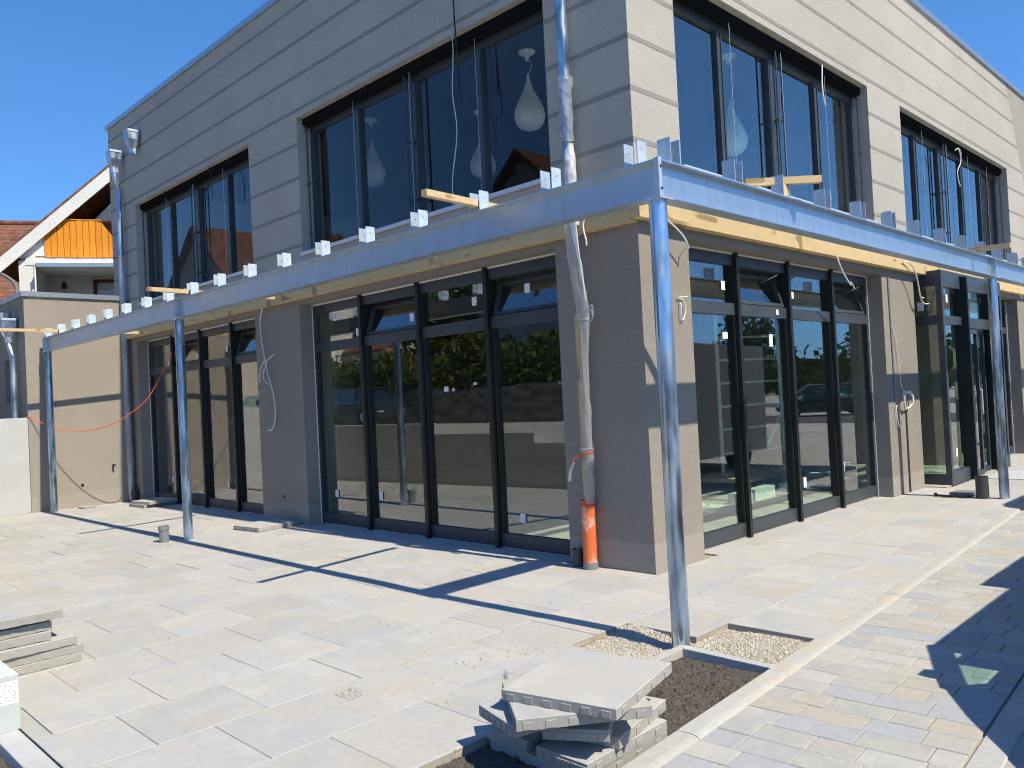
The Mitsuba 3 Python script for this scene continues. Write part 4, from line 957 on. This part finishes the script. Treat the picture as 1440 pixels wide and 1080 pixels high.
for i in range(12):
    add('block', bx(-32 + i * 2.0, -30.01 + i * 2.0, -14.5, -14.1, .6, 1.95 + .05 * (i % 3)), 'm_stone', SW)
def leaves(n, fn, s, seed):
    g = np.random.default_rng(seed)
    c = np.array([fn(g) for _ in range(n)])
    d = g.normal(size=(n, 2, 3)); d /= np.linalg.norm(d, axis=2, keepdims=True)
    sc = s * g.uniform(.6, 1.4, (n, 1))
    V = np.stack([c + d[:, 0] * sc, c + d[:, 1] * sc, c - d[:, 0] * sc * .9, c - d[:, 1] * sc * .9], 1).reshape(-1, 3)
    i = np.arange(n)[:, None] * 4
    F = np.vstack([i + [0, 1, 2], i + [0, 2, 3]])
    return trimesh.Trimesh(V, F, process=False), np.repeat(g.random((n, 1)), 4, axis=0) * [1, 0] + [0, .5]
def hedge(name, x0, x1, y, z0, z1, n, seed, label, s=.11):
    def fn(g):
        x = g.uniform(x0, x1); top = z0 + (z1 - z0) * (.6 + .4 * meshkit.noise(np.array([x * .7, seed, 0])))
        return (x, y + g.normal() * .5, g.uniform(z0, top) )
    m, uv = leaves(n, fn, s, seed)
    k = thing(name, label, 'hedge')
    add('leaves', m, 'm_leaf', k, seed=uv)
    add('stem', [rod((x, y, z0 - .4), (x + .2, y, z1 * .7), .05, 6) for x in np.linspace(x0 + .5, x1 - .5, 7)], 'm_bark', k)
hedge('garden_hedge', -32, -20, -15.3, 1.8, 4.1, 5200, 61, 'dark hedge on the stone wall across the street')
hedge('garden_hedge', -20, -9.5, -15.6, 1.8, 4.4, 5200, 62, 'loose flowering hedge on the stone wall across the street')
def tree(name, x, y, z, h, r, n, seed, label, s=.25):
    k = thing(name, label, 'tree')
    g0 = np.random.default_rng(seed)
    cl = [(g0.normal(size=3) * [r * .45, r * .45, h * .16]) + [0, 0, h * .66] for _ in range(9)]
    def fn(g):
        c = cl[g.integers(9)]; d = g.normal(size=3); d /= np.linalg.norm(d)
        q = c + d * r * .5 * g.random() ** .4
        return (x + q[0], y + q[1], z + max(q[2], h * .2))
    m, uv = leaves(n, fn, s, seed + 1)
    add('crown', m, 'm_leaf', k, seed=uv)
    add('trunk', [tube([(x, y, z), (x + .1, y, z + h * .35), (x, y + .1, z + h * .7)], [h * .03, h * .022, h * .008], 8)] + [tube([(x, y, z + h * .35), (x + c[0], y + c[1], z + c[2])], [h * .013, h * .004], 6) for c in cl[:6]], 'm_bark', k)
def gable_house(name, cx, cy, z0, w, d, eave, ridge, rot, wall, label, windows=()):
    """gable front faces local -y turned by rot"""
    k = thing(name, label, 'house')
    M = trimesh.transformations.rotation_matrix(math.radians(rot), [0, 0, 1]); M[:3, 3] = (cx, cy, 0)
    t = lambda m: (cat(m) if isinstance(m, list) else m).apply_transform(M)
    add('wall', t(prism([(-w / 2, z0), (w / 2, z0), (w / 2, eave), (0, ridge - .25), (-w / 2, eave)], 0, d)), wall, k)
    sp = (ridge - eave) / (w / 2); o = w / 2 + .5
    add('roof', t([prism([(0, ridge + .02), (s * o, ridge - sp * o + .02), (s * o, ridge - sp * o - .16), (0, ridge - .16)], -.5, d + .5) for s in (-1, 1)]), 'm_tiles', k)
    for (u0, u1, a, b) in windows:
        wn = numbered(f'{k}__window'); taken.add(wn)
        add('frame', t([bx(u0 - .07, u0, -.05, .05, a, b), bx(u1, u1 + .07, -.05, .05, a, b), bx(u0, u1, -.05, .05, b, b + .07), bx(u0, u1, -.05, .05, a - .07, a)]), 'm_brown', wn)
        add('pane', t(bx(u0, u1, -.02, .0, a, b)), 'm_black', wn)
    add('chimney', t(bx(w * .12, w * .12 + .5, d * .6, d * .6 + .5, ridge - 1.2, ridge + .8)), 'm_house_beige', k)
gable_house('street_house', -33.9, -22, .8, 4.4, 7, 3.0, 4.75, 180, 'm_house', 'small pale gabled house with one dark window across the street', [(-.25, .35, 3.3, 4.2)])
gable_house('street_house', -37.5, -30, .8, 11, 12, 5.5, 10.5, 90, 'm_house_beige', 'large red roofed house behind the small gabled house')
gable_house('street_house', -48.5, -17.5, .8, 10, 11, 9.6, 14.0, 180, 'm_house_beige', 'tall house with an orange red roof at the street bend', [(-2, -1, 6, 7.4), (1, 2, 6, 7.4)])
gable_house('street_house', -42.0, -24.0, .8, 10, 12, 8.3, 13.0, 90, 'm_house', 'white house with a broad tiled roof behind the street bend', [(-2, -1, 5, 6.4), (1, 2, 5, 6.4)])
gable_house('street_house', -19.3, -18.5, .8, 9, 12, 7.9, 11.95, 180, 'm_house_beige', 'beige house with a dark gable directly across the street', [(-2.2, -1.2, 5, 6.4), (1.2, 2.2, 5, 6.4)])
tree('street_tree', -24, -19, .8, 6.5, 3.4, 2600, 71, 'broad leafy tree behind the hedge across the street', .22)
tree('street_tree', -11, -19.5, .8, 6.2, 3.0, 2400, 72, 'young leafy tree beside the beige house across the street', .22)

def car(name, mat, y0, x0, x1, rot, pos, label, roofbox=False):
    """a passenger car: nose towards local -y, x0..x1 its width, z 0 at the road; body from its side profile"""
    k = thing(name, label, 'car')
    M = trimesh.transformations.rotation_matrix(math.radians(rot), [0, 0, 1]); M[:3, 3] = pos
    t = lambda m: (cat(m) if isinstance(m, list) else m).apply_transform(M)
    w = x1 - x0; xm = (x0 + x1) / 2
    low = [(0, .42), (.02, .30), (.15, .22), (4.35, .22), (4.5, .36), (4.52, .78), (4.46, .80), (1.06, .74), (1.0, .80), (.92, .95), (.55, .78), (.25, .60), (.05, .48)]
    def xprism(poly, a, b, fa=1.0):
        m = trimesh.creation.extrude_polygon(Polygon(poly), 1.0, engine='earcut')
        v = np.array(m.vertices)
        yy, zz, s = v[:, 0], v[:, 1], v[:, 2]
        nose = np.clip((.9 - yy) / .9, 0, 1) * .21
        tuck = np.clip((.5 - zz) / .4, 0, 1) * .05
        m.vertices = np.c_[np.where(s > .5, b - nose - tuck, a + nose + tuck), y0 + yy, zz]
        m.fix_normals(); return m
    arch = m3.Manifold
    body = xprism(low, x0, x1)
    add('body', t(body), mat, k)
    # greenhouse: pillars, roof and glass
    gz0, gz1 = .955, 1.40
    a = .12                                     # tumblehome at the roof
    def P_(y, z, side):
        f = (z - gz0) / (gz1 - gz0)
        return (x0 + .05 + a * f, y0 + y, z) if side < 0 else (x1 - .05 - a * f, y0 + y, z)
    pil = []
    for side in (-1, 1):
        for (ya, za), (yb, zb), r in (((.88, .90), (1.55, 1.40), .056), ((2.35, .76), (2.42, 1.40), .04), ((3.45, .78), (3.40, 1.40), .04), ((4.42, .80), (4.12, 1.40), .05), ((1.30, .75), (1.38, 1.28), .02), ((1.5, 1.395), (4.15, 1.395), .035)):  # front pillar thickened to stop sunlight leaking past the roof edge
            pil.append(rod(P_(ya, za, side), P_(yb, zb, side), r, 6))
    add('pillars', t(pil), mat, k)
    rp = []
    for y in (1.5, 4.15): rp += [P_(y, 1.41, -1), P_(y, 1.41, 1)]
    rf_ = slab([(x0 + .05 + a - .02, y0 + 1.5), (x1 - .05 - a + .02, y0 + 1.5), (x1 - .05 - a + .02, y0 + 4.17), (x0 + .05 + a - .02, y0 + 4.17)], 1.385, 1.455, .045)
    add('roof', t(rf_), mat, k)
    def gq(pts): return quadmesh(pts)
    gl = [gq([P_(.9, .96, -1), P_(.9, .96, 1), P_(1.55, 1.39, 1), P_(1.55, 1.39, -1)]), gq([P_(4.42, .96, -1), P_(4.42, .96, 1), P_(4.13, 1.39, 1), P_(4.13, 1.39, -1)])]
    add('windscreen', t(gl[0]), 'm_car_glass', k); add('rear_screen', t(gl[1]), 'm_car_glass', k)
    for side in (-1, 1):
        for y_a, y_b, y_c, y_d in ((1.32, 2.33, 2.40, 1.58), (2.38, 3.43, 3.38, 2.45), (3.48, 4.36, 4.10, 3.43)):
            add('side_window', t(gq([P_(y_a, .80, side), P_(y_b, .80, side), P_(y_c, 1.38, side), P_(y_d, 1.38, side)])), 'm_car_glass', k)
        add('quarter_window', t(gq([P_(1.02, .76, side), P_(1.28, .76, side), P_(1.36, 1.20, side), P_(.98, .93, side)])), 'm_car_glass', k)
    add('door_trim', t([bx(xx - .02, xx + .02, y0 + 1.34, y0 + 2.3, .74, 1.02) for xx in (x0 + .12, x1 - .12)] + [bx(x0 + .16, x1 - .16, y0 + 1.295, y0 + 1.48, .74, 1.215), bx(x0 + .18, x1 - .18, y0 + 1.481, y0 + 1.8, .74, 1.335)]), 'm_black', k)  # black boards added inside the cabin to block sunlight through the glass
    add('seat', t([bx(xm - .7, xm - .15, y0 + 2.2, y0 + 2.45, .94, 1.25), bx(xm + .15, xm + .7, y0 + 2.2, y0 + 2.45, .94, 1.25), bx(xm - .7, xm + .7, y0 + 3.2, y0 + 3.4, .94, 1.25)]), 'm_black', k)
    for y in (.80, 3.55):
        for side in (x0 + .10, x1 - .10):
            wk_ = numbered(f'{k}__wheel'); taken.add(wk_)
            c = tube([(side - .1, y0 + y, .31), (side + .1, y0 + y, .31)], .31, 24)
            add('tyre', t(c), 'm_rubber', wk_, smooth=40)
            c = tube([(side - .104, y0 + y, .31), (side + .104, y0 + y, .31)], .19, 16)
            add('rim', t(c), 'm_sill', wk_, smooth=40)
    for side, d in ((x0, -1), (x1, 1)):
        add('wing_mirror', t(slab([(side + d * -.02, y0 + .98), (side + d * .03, y0 + .99), (side + d * .03, y0 + 1.10), (side + d * -.02, y0 + 1.13)], .96, 1.10, .02)), mat, k)
        add('headlight', t(slab([(side - d * .26, y0 + .10), (side - d * .5, y0 + .05), (side - d * .5, y0 + .2), (side - d * .26, y0 + .25)], .44, .53, .01)), 'm_sill', k)
        add('tail_light', t(bx(min(side, side - d * .2), max(side, side - d * .2) + .0, y0 + 4.44, y0 + 4.53, .72, .90)), 'm_red', k)
    if roofbox:
        add('roof_box', t(slab([(xm - .74, y0 + 3.22), (xm + .2, y0 + 3.22), (xm + .2, y0 + 5.0), (xm - .74, y0 + 5.0)], 1.50, 1.64, .03)), 'm_car_dark', k)
        add('roof_bar', t([bx(xm - .74, xm + .7, y0 + 3.4, y0 + 3.45, 1.45, 1.50), bx(xm - .74, xm + .7, y0 + 4.0, y0 + 4.05, 1.45, 1.50)]), 'm_black', k)
    return k
car('parked_car', 'm_car_dark', -2.18, 3.46, 5.16, 0, (0, 0, 0), 'dark estate car with a roof box parked beside the path', roofbox=True)
car('parked_car', 'm_car_dark', -2.2, -.87, .87, 96, (-23.0, -12.5, .8), 'dark car parked at the stone wall across the street')
car('parked_car', 'm_car_silver', -2.2, -.87, .87, 84, (-29.0, -12.4, .8), 'silver car parked beside the dark car across the street')
car('parked_car', 'm_car_dark', -2.2, -.87, .87, 60, (12.2, 31.8, 0), 'black car parked far along the road beyond the entrance')
car('parked_car', 'm_car_silver', -2.2, -.87, .87, 65, (14.5, 36.5, 0), 'silver car parked behind the black car along the road')
VN = thing('parked_van', 'grey panel van parked along the path near the entrance', 'van')
vb = trimesh.creation.extrude_polygon(Polygon([(0, .45), (.1, .3), (5.0, .3), (5.05, 2.35), (1.15, 2.42), (.95, 2.35), (.25, 1.35), (.02, 1.1)]), 1.9, engine='earcut')
v_ = np.array(vb.vertices); vb.vertices = np.c_[3.32 + v_[:, 2], 4.25 + .9 - .9 + v_[:, 0], v_[:, 1]]; vb.fix_normals()
add('body', vb, 'm_car_silver', VN)
add('windscreen', quadmesh([(3.45, 4.44, 1.40), (5.1, 4.44, 1.40), (5.1, 5.12, 2.28), (3.45, 5.12, 2.28)]), 'm_black', VN)
for y in (5.1, 8.3):
    for x in (3.42, 5.12):
        add('wheel', tube([(x - .1, y, .33), (x + .1, y, .33)], .33, 24), 'm_rubber', VN, smooth=40)
for y0_, y1_ in ((4.75, 5.75),):
    add('side_window', slab([(3.312, y0_ + .35), (3.319, y0_ + .35), (3.319, y1_), (3.312, y1_)], 1.45, 2.0, .001), 'm_black', VN)

# far landscape
def hills():
    V, F = [], []
    n = 180
    for k in range(n):
        a = 2 * math.pi * k / n
        h = 7 + 20 * meshkit.fbm(np.array([math.cos(a) * 3, math.sin(a) * 3, 2.0]), 4)
        for r, z in ((300, -2), (360, h * .45), (430, h), (520, -5)):
            V.append((r * math.cos(a), r * math.sin(a), z))
    for k in range(n):
        for i in range(3):
            a0, a1 = k * 4 + i, ((k + 1) % n) * 4 + i
            F += [[a0, a0 + 1, a1 + 1], [a0, a1 + 1, a1]]
    return trimesh.Trimesh(np.array(V), np.array(F), process=False)
add('hills', hills(), 'm_meadow', kind='structure', smooth=True)
add('side_road', trimesh.Trimesh(np.array([(6, 22, -.02), (60, 22, -.02), (60, 60, -.02), (-12, 60, -.02), (-12, 20, -.02)], float), np.array([[0, 1, 2], [0, 2, 3], [0, 3, 4]]), process=False), 'm_asphalt', kind='structure') if False else None
for i, (x, y, h, r) in enumerate([(58, 112, 12, 5.5), (64, 168, 12, 6), (80, 120, 9, 6), (48, 150, 6, 5)]):
    tree('roadside_tree', x, y, 0, h, r, 1300, 90 + i, ['tall tree far beyond the entrance road', 'large far tree before the hill', 'broad tree right of the far road', 'low far tree below the ridge'][i], .4)

def far_hedge():
    g0 = 77
    def fn(g):
        x = g.uniform(14, 90)
        return (x, 96 + .12 * x + g.normal() * 1.2, abs(g.normal()) * 1.6 + (2.0 + 1.6 * meshkit.noise(np.array([x * .12, 3, 0]))) * g.random())
    m, uv = leaves(5000, fn, .55, g0)
    k = thing('roadside_hedge', 'long dark hedge across the fields beyond the road', 'hedge')
    add('leaves', m, 'm_leaf', k, seed=uv)
    add('stem', [rod((x, 96 + .12 * x, 0), (x, 96 + .12 * x, 2.5), .12, 6) for x in range(16, 90, 6)], 'm_bark', k)
far_hedge()

# kerb lines and a darker carriageway across the parking lane, along the far road
for i, (y0_, y1_, m_) in enumerate(((19.0, 21.5, 'm_kerb'), (24.0, 31.0, 'm_stone'), (31.6, 32.0, 'm_kerb'), (38.0, 39.5, 'm_kerb'), (44.0, 56.0, 'm_stone'))):
    add('carriageway' if m_ == 'm_stone' else 'road_kerb', trimesh.Trimesh(np.array([(2.4, y0_, -.003), (58, y0_ + 6, -.003), (58, y1_ + 6, -.003), (2.4, y1_, -.003)], float), np.array([[0, 1, 2], [0, 2, 3]]), process=False), 'm_road' if m_ == 'm_stone' else m_, kind='structure', seed=(.4, .5) if m_ == 'm_kerb' else None)
